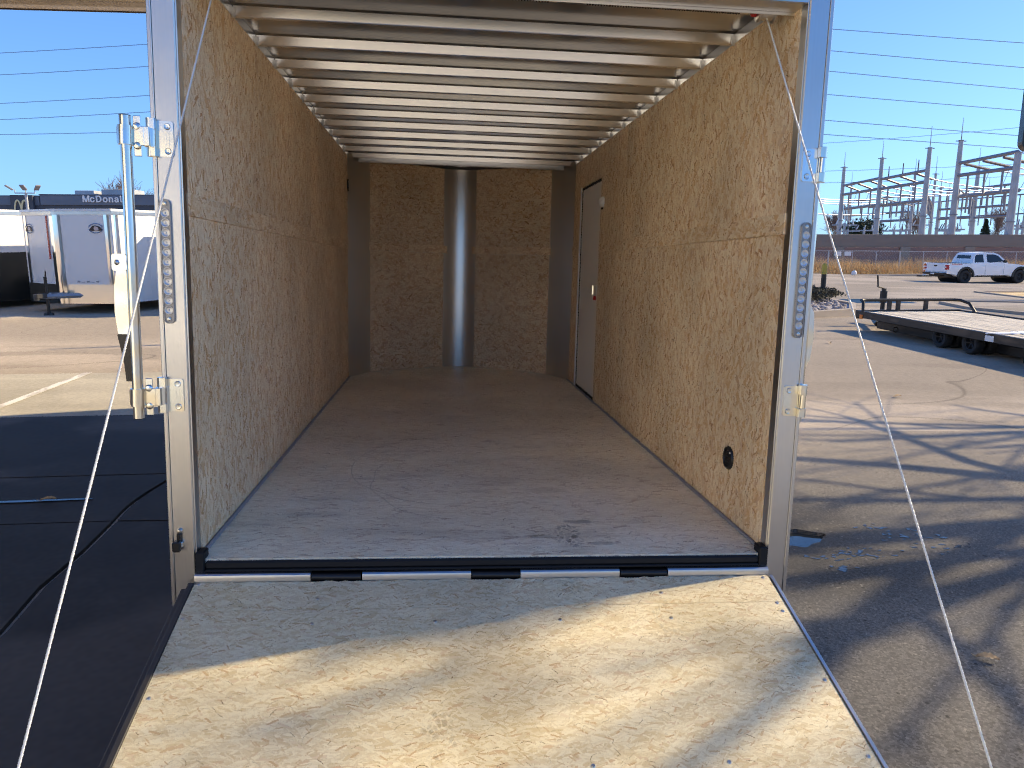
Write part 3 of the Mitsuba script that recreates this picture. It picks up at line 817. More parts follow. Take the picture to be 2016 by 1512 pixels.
lb = tp('lock_bar', cyl((-1.181, -.1, .512), (-1.181, -.1, 1.472), .0172, n=26), 'mat_zinc', 30)
for z in (.511, 1.473):
    tp('cap', cyl((-1.181, -.1, z - .001), (-1.181, -.1, z + .001), .0175, n=26), 'mat_black', parent=lb)
handle(-1, -1.226, -.10, 1.0)
lb = tp('lock_bar', cyl((1.127, -.010, .50), (1.127, -.010, 1.48), .0172, n=26), 'mat_zinc', 30)
tp('grip', extr(Polygon([(0, 0), (.02, -.03), (.026, -.12), (.018, -.2), (0, -.24)]).buffer(.003), .012, (1.136, -.004, .93), FX, FZ), 'mat_zinc', parent=lb)
# hold-down latch on the left post
k = tp('latch', cat(box(-1.104, -1.076, -0.078, -0.051, 0.035, 0.072, .005), box(-1.092, -1.078, -.064, -.051, .07, .10, .004)), 'mat_black')
tp('bolt', lathe([(0, .014), (.005, .013), (.009, .006), (.010, 0), (0, 0)], (-1.083, -0.0515, .106), (0, -1, 0), 12), 'mat_zinc', 30, parent=k)
tp('catch', box(-1.080, -1.072, -0.066, -0.052, 0.048, 0.068, .003), 'mat_zinc', parent=k)
# side door, vents, lamp
dx = W2 + 0.006
k = tp('side_door', box(dx, dx + 0.02, DY0, DY1 - .006, DZ0 + .016, DZ1 - .012, .002), 'mat_door')
tp('gasket', cat(box(dx - .004, dx + .022, DY0, DY1 + .004, DZ1 - .0115, DZ1 + .006), box(dx - .004, dx + .022, DY1 - .0055, DY1 + .004, DZ0, DZ1 - .012), box(dx - .004, dx + .022, DY0, DY1 - .006, DZ0 - .004, DZ0 + .0155)), 'mat_rubber', parent=k)
tp('frame', cat(box(W2 - .012, W2 - .001, DY1 + .0045, DY1 + .018, 0.012, DZ1 + .012, .001)), 'mat_shell', parent=k)
hd = tp('latch_handle', cat(box(dx - .022, dx - .001, 3.275, 3.315, .84, .925, .004), cyl((dx - .03, 3.295, .85), (dx - .03, 3.295, .92), .007, n=10)), 'mat_chrome', 30, parent=k)
tp('latch_tab', box(dx - .02, dx - .001, 3.282, 3.312, .805, .838, .003), 'mat_red', parent=k)
k = tp('wall_lamp', lathe([(0, .034), (.02, .032), (.034, .022), (.040, .006), (.042, 0), (0, 0)], (W2 - .001, 3.125, 1.553), (-1, 0, 0), 24), 'mat_plate', 35)
tp('switch', box(W2 - .016, W2 - .002, 3.115, 3.14, 1.497, 1.512, .003), 'mat_black', parent=k)
def vent(s, y, z, r):
    k = tp('vent', lathe([(0, .006), (r * .72, .006), (r * .76, .012), (r * .95, .010), (r, .002), (r, 0), (0, 0)], (s * (W2 - .0005), y, z), (-s, 0, 0), 32), 'mat_black', 35)
    for a in (0.6, 2.4, 4.7):
        tp('screw', lathe([(0, .003), (.003, .0025), (.0045, 0), (0, 0)], (s * (W2 - .0105), y + r * .85 * math.cos(a), z + r * .85 * math.sin(a)), (-s, 0, 0), 8), 'mat_plate', 30, parent=k)
    tp('louvre', cat([box(*sorted((s * (W2 - .0095), s * (W2 - .0066))), y - r * .6, y + r * .6, z + q * r * .3 - .002, z + q * r * .3 + .002) for q in (-1.6, -.8, 0, .8, 1.6)]), 'mat_rubber', parent=k)
vent(1, 0.36, 0.264, 0.05)
vent(-1, 4.42, 1.738, 0.055)
# ------------------------------------------------------------------ canopy over the left bay
BG = float(g(-2))
k = thing('canopy', 'tan painted canopy soffit overhead at the upper left', 'canopy')
part(k, 'soffit', box(-14, -2.6, -3.55, 6.62, 4.22, 4.30), 'mat_canopy')
part(k, 'fascia', box(-14.02, -2.58, 6.625, 6.78, 4.165, 4.62, .006), 'mat_canopy_trim')
part(k, 'drip_edge_shadow', box(-14.02, -2.58, 6.785, 6.81, 4.155, 4.20, .003), 'mat_brown_ink')  # dark brown stands in for the shadow line of the drip edge
part(k, 'roof', box(-14.0, -2.6, -3.55, 6.62, 4.305, 4.55), 'mat_canopy_trim')
kb = thing('bounce_building', 'cream building added out of view at the left to bounce sunlight, carrying the tan canopy', 'building')  # building added out of view to bounce sunlight into the trailer
part(kb, 'wall', box(-17, -6.25, -24, -3.6, BG, 4.9), 'mat_cream')
part(kb, 'roof_edge', box(-17.1, -6.15, -24.1, -3.58, 4.905, 5.15, .02), 'mat_canopy_trim')
for y in (-20.5, -16.0, -11.5):
    w_ = part(kb, 'bay_door', box(-6.245, -6.2, y, y + 2.8, BG + .02, 3.2), 'mat_plate')
    part(kb, 'frame', cat(box(-6.245, -6.18, y - .1, y - .005, BG, 3.3), box(-6.245, -6.18, y + 2.805, y + 2.9, BG, 3.3), box(-6.245, -6.18, y, y + 2.8, 3.205, 3.3)), 'mat_canopy_trim')
for y in (1.8, 6.2):
    part(k, 'column', cyl((-13.4, y, float(g(-2))), (-13.4, y, 4.22), .12, n=14), 'mat_canopy_trim', 30)

# ------------------------------------------------------------------ enclosed trailers parked at the left
def wheel(parent, c, axis, r, w, tyre='mat_tyre', rim='mat_wheel_dark', spokes=6, name='wheel'):
    """tyre with tread groove, dished rim, spokes and hub; axis points outwards"""
    ax = np.asarray(axis, float)
    k = part(parent, name, lathe([(r * .60, w * .42), (r * .66, w * .5), (r * .90, w * .5), (r * .985, w * .38), (r, w * .2), (r, -w * .2), (r * .985, -w * .38), (r * .90, -w * .5), (r * .66, -w * .5), (r * .60, -w * .42), (r * .60, w * .42)], c, ax, 30), tyre, 35)
    a, b, d = basis(ax)
    rm = lathe([(0, w * .20), (r * .15, w * .24), (r * .2, w * .14), (r * .5, w * .05), (r * .56, w * .38), (r * .615, w * .42), (r * .615, -w * .4), (r * .5, -w * .3), (0, -w * .2)], c, ax, 26)
    sp = []
    for i in range(spokes):
        t = i * 2 * math.pi / spokes
        e = np.cos(t) * a + np.sin(t) * b
        o = np.asarray(c, float)
        sp.append(tube([o + d * w * .22 + e * r * .1, o + d * w * .30 + e * r * .35, o + d * w * .38 + e * r * .58], [r * .06, r * .05, r * .055], 5))
    part(k, 'rim', cat([rm] + sp), rim, 30)
    return k


def v_trailer(name, ax, ay, th, label, two_tone=False, W=2.5, n=0.32, ln=4.6, z0=0.22, z1=2.20, full=True, group=None):
    """V-nosed enclosed trailer; local: +y backwards along the body, x to its right seen from the front, apex at the origin"""
    k = thing(name, label, 'cargo trailer', group)
    c, s_ = math.cos(th), math.sin(th)
    m = T(np.array([[c, s_, 0, ax], [-s_, c, 0, ay], [0, 0, 1, float(g(-2))], [0, 0, 0, 1]]).tolist())
    P = lambda nm, mesh, mt, sm=False, parent=k: part(parent, nm, mesh, mt, sm, None, m)
    h = W / 2
    plan = [(-h, n), (-.05, .012), (.05, .012), (h, n), (h, ln), (-h, ln)]
    zs = z0 + 0.42                                 # top of the polished stone guard
    if two_tone:
        P('body', extr(plan, 1.30 - z0, (0, 0, z0)), 'mat_black_skin')
        P('upper_panel', extr(plan, z1 - 1.30 - .001, (0, 0, 1.301)), 'mat_white_skin')
        zs_mat = 'mat_white_skin'
    else:
        P('body', extr(plan, z1 - z0 - .002, (0, 0, z0)), 'mat_white_skin')
    P('roof', extr(Polygon(plan).buffer(.03, join_style=2), .05, (0, 0, z1)), 'mat_white_skin')
    P('top_rail', extr(Polygon(plan).buffer(.012, join_style=2), .07, (0, 0, z1 - .072)), 'mat_strip')
    # polished corners: apex and both edges
    def bent(p0, p1, p2, za, zb, nn=9):
        return curved([p0, p1, p2], za, zb, nn)
    zt = z1 - .075
    ex, ey = .15, n * .15 / h
    P('corner_trim', bent((-ex, ey - .012), (0, -.07), (ex, ey - .012), z0, zt), 'mat_chrome', True)
    for q in (-1, 1):
        P('corner_trim', bent((q * (h - .16), n - n * .16 / h - .012), (q * (h + .03), n - .03), (q * (h + .012), n + .17), zs + .002, zt) if q > 0 else
          bent((q * (h + .012), n + .17), (q * (h + .03), n - .03), (q * (h - .16), n - n * .16 / h - .012), zs + .002, zt), 'mat_chrome', True)
    if full:
        for q in (-1, 1):
            a, b = np.array([q * .152, n * .152 / h]), np.array([q * (h + .005), n])
            d = (b - a) / np.linalg.norm(b - a); nn = np.array([d[1], -d[0]]) * q * .006
            P('stone_guard', extr([tuple(a), tuple(b), tuple(b + nn), tuple(a + nn)], zs - z0, (0, 0, z0)), 'mat_stoneguard')
            U = np.array([d[0], d[1], 0]) * q
            N = np.array([-nn[0], -nn[1], 0]); 
            o0 = np.array([*(a + nn * 1.6), 0])
            Vv = FZ
            # round emblem: dark ridge, pale centre, ink rings
            def emb(u, z, nm, poly, mt, lift, par):
                base = np.array([*a, 0]) + np.array([d[0], d[1], 0]) * u + np.array([nn[0], nn[1], 0]) / .006 * (lift + .005) + FZ * z
                return P(nm, extr(poly, .002, base, U, FZ), mt, parent=par)
            eu = (h * 0.62) if q > 0 else (h * 0.68)
            oval = affinity.scale(Polygon([(math.cos(t), math.sin(t)) for t in np.linspace(0, 6.283, 36)[:-1]]), .165, .105, origin=(0, 0))
            e0 = emb(eu, z1 - .36, 'emblem', oval.difference(affinity.scale(oval, .88, .84)).difference(sbox(-.2, -.02, .2, .02)), 'mat_blue_ink', .009, k)
            emb(eu, z1 - .36, 'ridge', [(-.15, -.045), (-.12, .0), (-.07, .05), (-.02, .058), (.04, .052), (.09, .035), (.13, -.01), (.15, -.045), (.08, -.055), (-.08, -.055)], 'mat_brown_ink', .011, e0)
            emb(eu, z1 - .36, 'centre', [(-.02, -.05), (-.045, .0), (-.02, .04), (.02, .038), (.06, .01), (.065, -.045)], 'mat_pale_ink', .0135, e0)
            if q > 0:
                for i_, u0 in enumerate((.25, .36, .46, .57, .67)):
                    emb(u0, zs + .045, 'badge', rrect(0, .06, 0, .035, .01) if i_ % 2 == 0 else Polygon([(0, 0), (.05, 0), (.05, .01), (0, .01)]), 'mat_blue_ink' if i_ % 2 else 'mat_trim_grey', .009, k)
            else:
                emb(.09, z1 - 1.02, 'reflector_or_reflection', sbox(-.04, 0, .012, .93), 'mat_red', .0095, k)  # red strip painted for a reflection in the polished corner
        # tongue, coupler, jack
        P('tongue', cat(box(-.03, .03, -.50, .1, .36, .44, .004), tube([(0, -.42, .40), (.62, .36, .40)], [.05, .05], 4), tube([(0, -.42, .40), (-.62, .36, .40)], [.05, .05], 4)), 'mat_trim_grey')
        P('coupler', cat(box(-.06, .06, -.66, -.40, .37, .47, .012), cyl((0, -.62, .33), (0, -.62, .40), .055, n=14)), 'mat_dark_edge')
        P('jack', cat(cyl((0, -.36, .04), (0, -.36, .82), .032, n=12), cyl((0, -.36, .0), (0, -.36, .05), .10, .085, 14), tube([(0, -.36, .82), (.06, -.40, .84), (.07, -.40, .95)], .014, 6)), 'mat_black', 30)
    # wheels and fenders on the right side
    for q in (-1, 1):
        for y in ((2.15,) if not two_tone else (4.9, 5.7)):
            wheel(k, (ax + c * q * (h + .02) + s_ * y, ay - s_ * q * (h + .02) + c * y, float(g(-2)) + .31), (c * q, -s_ * q, 0), .31, .18)
            arc = [(y + .42 * math.cos(t), .31 + .40 * math.sin(t)) for t in np.linspace(-.15, math.pi + .15, 20)]
            f_ = LineString(arc).buffer(.02)
            fm = extr(f_, .20, (0, 0, 0), FY, FZ)
            fm.apply_translation([h if q > 0 else -h - .20, 0, 0])
            P('fender', fm, 'mat_stoneguard')
        vm = lathe([(0, .012), (.06, .012), (.085, .02), (.095, .012), (.10, 0), (0, 0)], (q * h, n + .55, z1 - .30), (q, 0, 0), 22)
        P('side_vent', vm, 'mat_trim_grey', 35)
        for y in (np.arange(n + .4, ln, .6) if not two_tone else ()):
            P('seam', box(*sorted((q * (h + .0005), q * (h + .004))), y - .012, y + .012, z0, z1 - .08), 'mat_white_skin' if not two_tone else 'mat_black_skin')
    return k


GT = 'enclosed trailers parked in a row at the left'
v_trailer('parked_trailer', -8.443, 14.90, 0.397, 'white V nosed enclosed trailer with polished corners and oval emblems, leftward of the open trailer', group=None)
_b = np.array([math.sin(.397), math.cos(.397)]); _r = np.array([math.cos(.397), -math.sin(.397)])
q = np.array([-8.443, 14.90]) - _r * (2.5 + 1.2) - _b * 2.2
v_trailer('parked_trailer', q[0], q[1], 0.397, 'black enclosed trailer with a pale upper band cut off by the left picture edge', two_tone=True, z1=2.24, z0=.16, ln=6.6, full=False)
q = np.array([-8.443, 14.90]) + _r * (2.5 + .9) + _b * 1.5
v_trailer('parked_trailer', q[0], q[1], 0.397, 'white enclosed trailer standing hidden behind the open cargo trailer', full=False)
# ------------------------------------------------------------------ fast food building, lot lamp
k = thing('restaurant', 'dark slate restaurant with white lettering and yellow arches behind the parked trailers', 'restaurant')
BZ = float(g(-2))
part(k, 'wall', box(-36.4, -12.0, 65.0, 82.0, BZ, 4.36), 'mat_slate_dark')
part(k, 'parapet', box(-32.9, -11.9, 64.85, 82.2, 4.365, 5.17, .02), 'mat_slate')
part(k, 'parapet', box(-36.5, -33.0, 64.95, 82.2, 4.34, 5.08, .02), 'mat_slate')
part(k, 'coping', cat(box(-32.95, -11.9, 64.8, 65.3, 5.175, 5.24), box(-36.55, -32.96, 64.9, 65.3, 5.085, 5.13)), 'mat_slate')
sp = part(k, 'sign_panel', box(-35.1, -33.35, 64.6, 64.93, 3.2, 5.14, .02), 'mat_slate_dark')
arch = []
for cx in (-.27, .27):
    t = np.linspace(0, math.pi, 24)
    arch.append(LineString([(cx + .27 * math.cos(x) * (1 if 1 else 0), -.55 + 1.05 * math.sin(x)) for x in t]).buffer(.055, cap_style=2))
am = extr(arch[0].union(arch[1]), .08, (-34.25, 64.59, 4.22), FX, FZ)
part(sp, 'arch_emblem', am, 'mat_arch')
x = -29.55
for ch, adv in zip("McDonald's", (.60, .46, .56, .46, .46, .44, .20, .48, .14, .4)):
    tm = meshkit.text_mesh(ch, .50, .12, bold=True)
    tm.apply_transform(frame((x, 64.845, 4.62), FX, FZ, -FY))
    part(k, 'letter', tm, 'mat_sign_letter')
    x += adv
for a, b, c_ in ((-31.5, -29.9, .45), (-29.3, -26.6, .55), (-24.5, -22, .5)):
    part(k, 'roof_unit', box(a, b, 68, 70.5, 5.0, 5.0 + c_ + .28, .03), 'mat_galv')
for x0 in np.arange(-31, -13, 3.0):
    w_ = part(k, 'window', box(x0, x0 + 2.2, 64.93, 64.99, BZ + .9, 2.9), 'mat_glass_dark')
    part(w_, 'frame', cat(box(x0 - .05, x0 + 2.25, 64.90, 64.985, 2.905, 2.98), box(x0 - .05, x0 + 2.25, 64.90, 64.985, BZ + .82, BZ + .895)), 'mat_slate')

k = thing('lot_lamp', 'grey parking lot lamp with three angled heads in front of the restaurant', 'street lamp')
lx, ly = -29.16, 55.3
part(k, 'pole', cyl((lx, ly, BZ), (lx, ly, 4.82), .13, .085, 12), 'mat_galv', 30)
part(k, 'crossbar', box(lx - .72, lx + .62, ly - .04, ly + .04, 4.76, 4.83), 'mat_galv')
for dx_, dy_ in ((-.72, -.2), (.0, -.4), (.62, -.2)):
    part(k, 'bracket', cyl((lx + dx_, ly, 4.8), (lx + dx_, ly - .02, 5.05), .03, n=8), 'mat_galv')
    hd = box(-.16, .16, -.34, .2, -.05, .05, .02)
    hd.apply_transform(trimesh.transformations.rotation_matrix(-.6, [1, 0, 0]))
    hd.apply_transform(trimesh.transformations.rotation_matrix(dx_ * 1.3, [0, 0, 1]))
    hd.apply_translation([lx + dx_ * 1.35, ly + dy_ * .5, 5.12])
    part(k, 'lamp_head', hd, 'mat_galv_dark')

# ------------------------------------------------------------------ trees
def bare_tree(seed, base, height, r0, levels, spread, n_lo, n_hi, sides, lean=(0, 0), min_r=0.004, up=0.25, first=0.28):
    r = random.Random(seed)
    trunk, limbs = [], []
    def grow(p, d, ln, rad, lev, out):
        segs = max(3, int(5 - lev * .5))
        pts, rs = [p], [rad]
        q, dd = np.array(p), np.array(d)
        for i in range(segs):
            w_ = .05 if lev == 0 else .14
            dd = dd + np.array([r.gauss(0, w_), r.gauss(0, w_), r.gauss(0, .09) + (up * .12 if lev > 0 else 0)])
            dd /= np.linalg.norm(dd)
            q = q + dd * ln / segs
            pts.append(q.copy()); rs.append(max(rad * (1 - .62 * (i + 1) / segs), min_r))
        out.append(tube(pts, rs, max(3, sides - lev)))
        if lev >= levels:
            return
        k = r.randint(n_lo, n_hi) + (5 if lev == 0 and rad > .1 else 0)
        for i in range(k):
            t = first + (1 - first) * (i + r.random()) / k if lev == 0 else .25 + .75 * (i + r.random()) / k
            t = min(t, .99)
            f = t * segs
            a = min(int(f), segs - 1)
            o = pts[a] * (1 - (f - a)) + pts[a + 1] * (f - a)
            ra = rs[a] * (1 - (f - a)) + rs[a + 1] * (f - a)
            az = r.uniform(0, 2 * math.pi)
            ca, cb, cd = basis(pts[a + 1] - pts[a])
            side = math.cos(az) * ca + math.sin(az) * cb
            an = r.uniform(.45, .95) * spread
            nd = cd * math.cos(an) + side * math.sin(an) + np.array([0, 0, up])
            nd /= np.linalg.norm(nd)
            grow(o, nd, ln * r.uniform(.52, .78) * (1 - .35 * t * (lev == 0)), max(ra * r.uniform(.5, .72), min_r), lev + 1, limbs)
    d0 = np.array([lean[0], lean[1], 1.0]); d0 /= np.linalg.norm(d0)
    grow(np.array(base, float), d0, height, r0, 0, trunk)
    return cat(trunk), cat(limbs)


def plant_tree(name, label, seed, base, height, r0, mt='mat_bark', mt2=None, group=None, **k):
    key = thing(name, label, 'tree', group)
    a, b = bare_tree(seed, base, height, r0, **k)
    part(key, 'trunk', a, mt, True)
    part(key, 'branches', b, mt2 or mt, True)


# the leafless trees at the right whose shadows lie on the asphalt
plant_tree('bare_tree', 'tall leafless tree at the right whose shadow falls across the asphalt', 36, (10.2, 2.5, -.3), 6.6, .20, levels=4, spread=1.0, n_lo=3, n_hi=5, sides=8, min_r=.006, first=.22)
plant_tree('bare_tree', 'leafless tree behind the first one at the right, shading the lot', 36, (12.6, 5.0, float(g(12.6)) - .1), 5.6, .13, levels=4, spread=1.1, n_lo=2, n_hi=3, sides=8, min_r=.007, first=.25)
# small far ones
r_ = random.Random(11)
for i, (x, y, h_) in enumerate(((-36.0, 92, 6.9), (-33.0, 93, 6.6), (-27.6, 92, 6.7), (-25.3, 90, 6.5))):
    plant_tree('distant_bare_tree', ['leafless tree top showing over the restaurant roof, leftmost', 'leafless tree top over the restaurant roof, second from the left', 'leafless tree top over the roof above the lettering', 'leafless tree top over the roof beside the lock bar'][i],
               50 + i, (x, y, -.3), h_ * .72, .16, 'mat_far_twig', levels=4, spread=.8, n_lo=4, n_hi=6, sides=5, min_r=.016, up=.4, first=.35)
for i, (x, y, h_) in enumerate(((64, 118, 6.2), (73, 110, 6.4), (83, 106, 6.2), (88, 104, 6.8), (52, 116, 5.5))):
    plant_tree('distant_bare_tree', ['leafless tree behind the substation between the first and second tall poles', 'leafless tree behind the middle of the substation', 'leafless tree behind the substation right of the conifer', 'leafless tree behind the substation at the right picture edge', 'leafless tree behind the substation next to the trailer post'][i],
               70 + i, (x, y, -1.0), h_ * .66, .13, 'mat_far_twig', levels=4, spread=.8, n_lo=4, n_hi=6, sides=4, min_r=.016, up=.4, first=.3)


def foliage(seed, centre, rad, n, size, cone=False):
    r = np.random.default_rng(seed)
    u = r.normal(size=(n, 3)); u /= np.linalg.norm(u, axis=1, keepdims=True)
    q = u * (r.random((n, 1)) ** .4)
    if cone:
        t = r.random(n)
        q = np.column_stack([u[:, 0] * (1 - t) * (.6 + .4 * r.random(n)), u[:, 1] * (1 - t) * (.6 + .4 * r.random(n)), 2 * t - 1])
    else:
        q *= (0.75 + 0.5 * meshkit.noise(u * 2.2 + seed))[:, None]
    p = np.asarray(centre) + q * np.asarray(rad)
    a = r.normal(size=(n, 3)); a /= np.linalg.norm(a, axis=1, keepdims=True)
    b = np.cross(a, r.normal(size=(n, 3))); b /= np.linalg.norm(b, axis=1, keepdims=True)
    s = size * (.5 + r.random((n, 1)))
    v = np.stack([p - a * s, p + b * s * .5, p + a * s], 1).reshape(-1, 3)
    return trimesh.Trimesh(v, np.arange(3 * n).reshape(-1, 3), process=False)


k = thing('evergreen_tree', 'dark rounded evergreen tree behind the substation wall', 'tree')
part(k, 'trunk', cyl((65.5, 112, -1), (65.5, 112, 2.4), .2, .12, 8), 'mat_bark')
part(k, 'crown', foliage(5, (65.5, 112, 2.9), (3.4, 2.4, 1.7), 2600, .28), 'mat_evergreen')
k = thing('conifer_tree', 'small dark pointed conifer behind the substation wall', 'tree')
part(k, 'trunk', cyl((80.5, 105, -1), (80.5, 105, 3.2), .15, .06, 8), 'mat_bark')
part(k, 'crown', foliage(6, (80.5, 105, 2.2), (1.7, 1.7, 2.2), 1600, .25, True), 'mat_evergreen')
# ------------------------------------------------------------------ substation
POLE_G, BEAM_G = 'galvanised poles of the substation', 'galvanised steel beams between the substation poles'
def pole(x, y, top, r0, r1, rod, label):
    k = thing('substation_pole', label, 'steel pole', POLE_G)
    z0 = float(g(32)) - .1
    part(k, 'shaft', cyl((x, y, z0), (x, y, top), r0, r1, 12), 'mat_galv', 40)
    if rod:
        part(k, 'lightning_rod', cyl((x, y, top), (x, y, top + rod), .045, .02, 6), 'mat_galv_dark')
    part(k, 'cap', cat(box(x - .5, x + .5, y - .04, y + .04, top - .10, top - .02), cyl((x, y, top - .02), (x, y, top + .03), r1 + .04, n=10)), 'mat_galv_dark')
    part(k, 'collar', cyl((x, y, z0 + (top - z0) * .42), (x, y, z0 + (top - z0) * .42 + .08), r0 * .72 + .13, n=14), 'mat_galv_dark')


front = [(52.9, 95.9, 10.9, 1.9, 'leftmost tall pole'), (51.0, 84.0, 10.85, 1.9, 'second tall pole from the left'), (49.55, 73.1, 10.75, 2.1, 'third tall pole'), (48.0, 66.2, 10.6, 2.0, 'tallest pole with a lightning rod'), (46.9, 57.4, 8.6, 0, 'thick pole under the right sign')]
back = [(71.4, 127.3, 10.9, 2.2, 'pole in the back row behind the leftmost tall pole'), (68.9, 105.4, 10.9, 2.2, 'back row pole left of the third tall pole'), (70.6, 103.2, 10.8, 2.4, 'back row pole right of the third tall pole'), (68.35, 98.4, 8.5, 2.2, 'shorter back row pole left of the tallest pole'), (68.4, 91.4, 10.6, 2.4, 'back row pole right of the tallest pole'), (67.2, 83.5, 9.1, 2.4, 'slim back row pole by the right picture edge')]
for i, (x, y, t, rod, what) in enumerate(front):
    pole(x, y, t, .36, .20 if i < 4 else .26, rod, f'galvanised substation {what}, front row' if i < 4 else f'galvanised substation {what}')
for x, y, t, rod, what in back:
    pole(x, y, t, .38 if x == 68.4 else .27, .22 if x == 68.4 else .16, rod, f'galvanised substation {what}')


def beam(a, b, r, name='substation_beam', label=None, hang=None, stubs=0):
    k = thing(name, label, 'steel beam', None)
    a, b = np.array(a, float), np.array(b, float)
    part(k, 'girder', tube([a, a * .5 + b * .5, b], r, 4), 'mat_galv_dark')
    if hang:
        n, dz = hang
        for i in range(n):
            q = a + (b - a) * (i + .7) / (n + .4)
            part(k, 'upright', cyl(q, q + [0, 0, -dz], .09, n=6), 'mat_galv_dark')
    for i in range(stubs):
        q = a + (b - a) * (i + .6) / (stubs + .2)
        part(k, 'post_insulator', cyl(q, q + [0, 0, 1.25], .07, .05, 6), 'mat_insulator')


for bi, (p, q, nm) in enumerate(((front[0], front[1], 'first'), (front[1], front[2], 'second'), (front[3], front[4], 'third'))):
    A, B = np.array(p[:2]), np.array(q[:2])
    up_z = (8.5, 8.45, 8.55)[bi]
    beam((*A, up_z), (*B, up_z + (.1 if bi < 2 else .1)), .16, label=f'upper steel beam of the {nm} front bay of the substation', stubs=3 if bi == 1 else 0)
    beam((*A, 7.45 if bi == 2 else 7.35), (*B, 7.4), .17, 'substation_beam', f'second steel beam with uprights in the {nm} front bay of the substation', hang=(3, 1.9))
    beam((*(A + [.5, 0]), 5.55), (*(B + [.5, 0]), 5.6), .17, 'substation_beam', f'third steel beam with uprights in the {nm} front bay of the substation', hang=(3, 1.6))
for bi, (p, q, nm) in enumerate(((back[0], back[1], 'left'), (back[3], back[4], 'middle'), (back[4], back[5], 'right'))):
    A, B = np.array(p[:2]), np.array(q[:2])
    beam((*A, 5.6), (*B, 5.6), .15, label=f'upper low beam of the {nm} back bay of the substation')
    beam((*A, 4.3), (*B, 4.35), .13, label=f'lower beam of the {nm} back bay of the substation')
    beam((*A, 8.0), (*B, 8.0), .14, label=f'high beam of the {nm} back bay of the substation', hang=(3, 2.2))


def sagline(a, b, sag, r, n=18, sides=5):
    t = np.linspace(0, 1, n)[:, None]
    p = np.array(a, float) * (1 - t) + np.array(b, float) * t
    p[:, 2] -= 4 * sag * (t * (1 - t))[:, 0]
    return tube(p, r, sides)


CG = 'bright bare conductors strung through the substation'
ci = 0
for bi, (p, q) in enumerate(((front[0], front[1]), (front[1], front[2]), (front[3], front[4]))):
    for j in range(3 if bi else 3):
        t = (j + .35) / 3
        a = np.array([p[0] * (1 - t) + q[0] * t, p[1] * (1 - t) + q[1] * t, 8.4])
        b = np.array([back[0][0] - 1 + bi * .3, a[1] + 9 - 6 * (bi == 2), 7.6])
        k = thing('conductor', f'bright conductor on a dark insulator, {ORD[j]} along the upper beam of the {ORD[bi]} front bay', 'power line', CG)
        m_ = a + (b - a) * .12 + np.array([0, 0, -.35])
        part(k, 'insulator', tube([a, (a + m_) / 2, m_], .13, 8), 'mat_insulator')
        part(k, 'wire', sagline(m_, b, .45, .085), 'mat_conductor', True)
        part(k, 'jumper', sagline(m_, m_ + np.array([-.5, .8, -2.4]), .5, .03, 8, 4), 'mat_galv_dark')
for j, z in enumerate((9.3, 8.9, 8.5, 6.9)):
    k = thing('conductor', f'bright conductor beside the trailer post at the left of the substation, {ORD[j]} from the top', 'power line', CG)
    part(k, 'wire', sagline((42.0, 98 - j * 2, z - 1.6), (72, 118 - j, z - 1.2), .5, .085), 'mat_conductor', True)
third = [(88.0, 150.0, 9.6), (86.5, 134.0, 9.4), (85.2, 121.0, 9.2), (84.0, 110.0, 9.3), (82.8, 100.5, 9.0)]
for i, (x, y, t) in enumerate(third):
    pole(x, y, t, .22, .13, 1.6, f'slim pale substation pole in the farthest row, {ORD[i]} from the left')
for i in range(4):
    A, B = np.array(third[i][:2]), np.array(third[i + 1][:2])
    beam((*A, 7.9), (*B, 7.9), .10, label=f'thin high beam in the farthest substation row, {ORD[i]} bay from the left', hang=(4, 2.6))
    beam((*A, 5.2), (*B, 5.2), .10, label=f'thin low beam in the farthest substation row, {ORD[i]} bay from the left', hang=(4, 1.5))
for i, (p, q) in enumerate(((front[0], back[0]), (front[1], back[1]), (front[2], back[2]), (front[3], back[4]))):
    beam((p[0], p[1], 6.4), (q[0], q[1], 6.4), .09, label=f'thin cross beam joining front and back substation rows, {ORD[i]} from the left', hang=(5, 1.9))
# low equipment showing above the wall
r_ = random.Random(5)
for i, x in enumerate(np.arange(40, 66, 1.9)):
    y = 66 + (x - 40) * .2 + r_.uniform(0, 8)
    h_ = r_.uniform(2.6, 3.4)
    k = thing('switchgear_stand', f'low {("pale", "dark")[i % 2]} bushing stand over the substation wall, {ORD[i]} from the left', 'switchgear', 'low switchgear stands behind the substation wall')
    part(k, 'column', cyl((x, y, -1), (x, y, h_), .12, n=8), 'mat_galv')
    part(k, 'bar', box(x - 1.3, x + 1.3, y - .05, y + .05, h_ - .25, h_ - .12), 'mat_galv')
    for d_ in (-.9, 0, .9):
        part(k, 'bushing', cyl((x + d_, y, h_ - .12), (x + d_ * .8 + .1, y, h_ + r_.uniform(.2, .55)), .07, .04, 7), 'mat_insulator' if i % 2 else 'mat_plate')

# perimeter wall, fence, grass strip
k = thing('perimeter_wall', 'brown precast wall with pink panels around the substation', 'wall')
zb, zt = float(g(32)) - .1, 2.03
part(k, 'coping', box(-14.0, 90, 57.0, 57.35, zt - 1.02, zt, .02), 'mat_wall_band')
for x in np.arange(26.4 - 5.65 * 7, 88, 5.65):
    part(k, 'wall_post', box(x - .42, x + .42, 56.9, 57.36, zb, zt - 1.022, .02), 'mat_wall_post')
    for j in range(3):
        part(k, 'wall_panel', box(x + .425, x + 5.225, 57.05, 57.3, zb + j * .674, zb + j * .674 + .666, .012), 'mat_wall_panel')

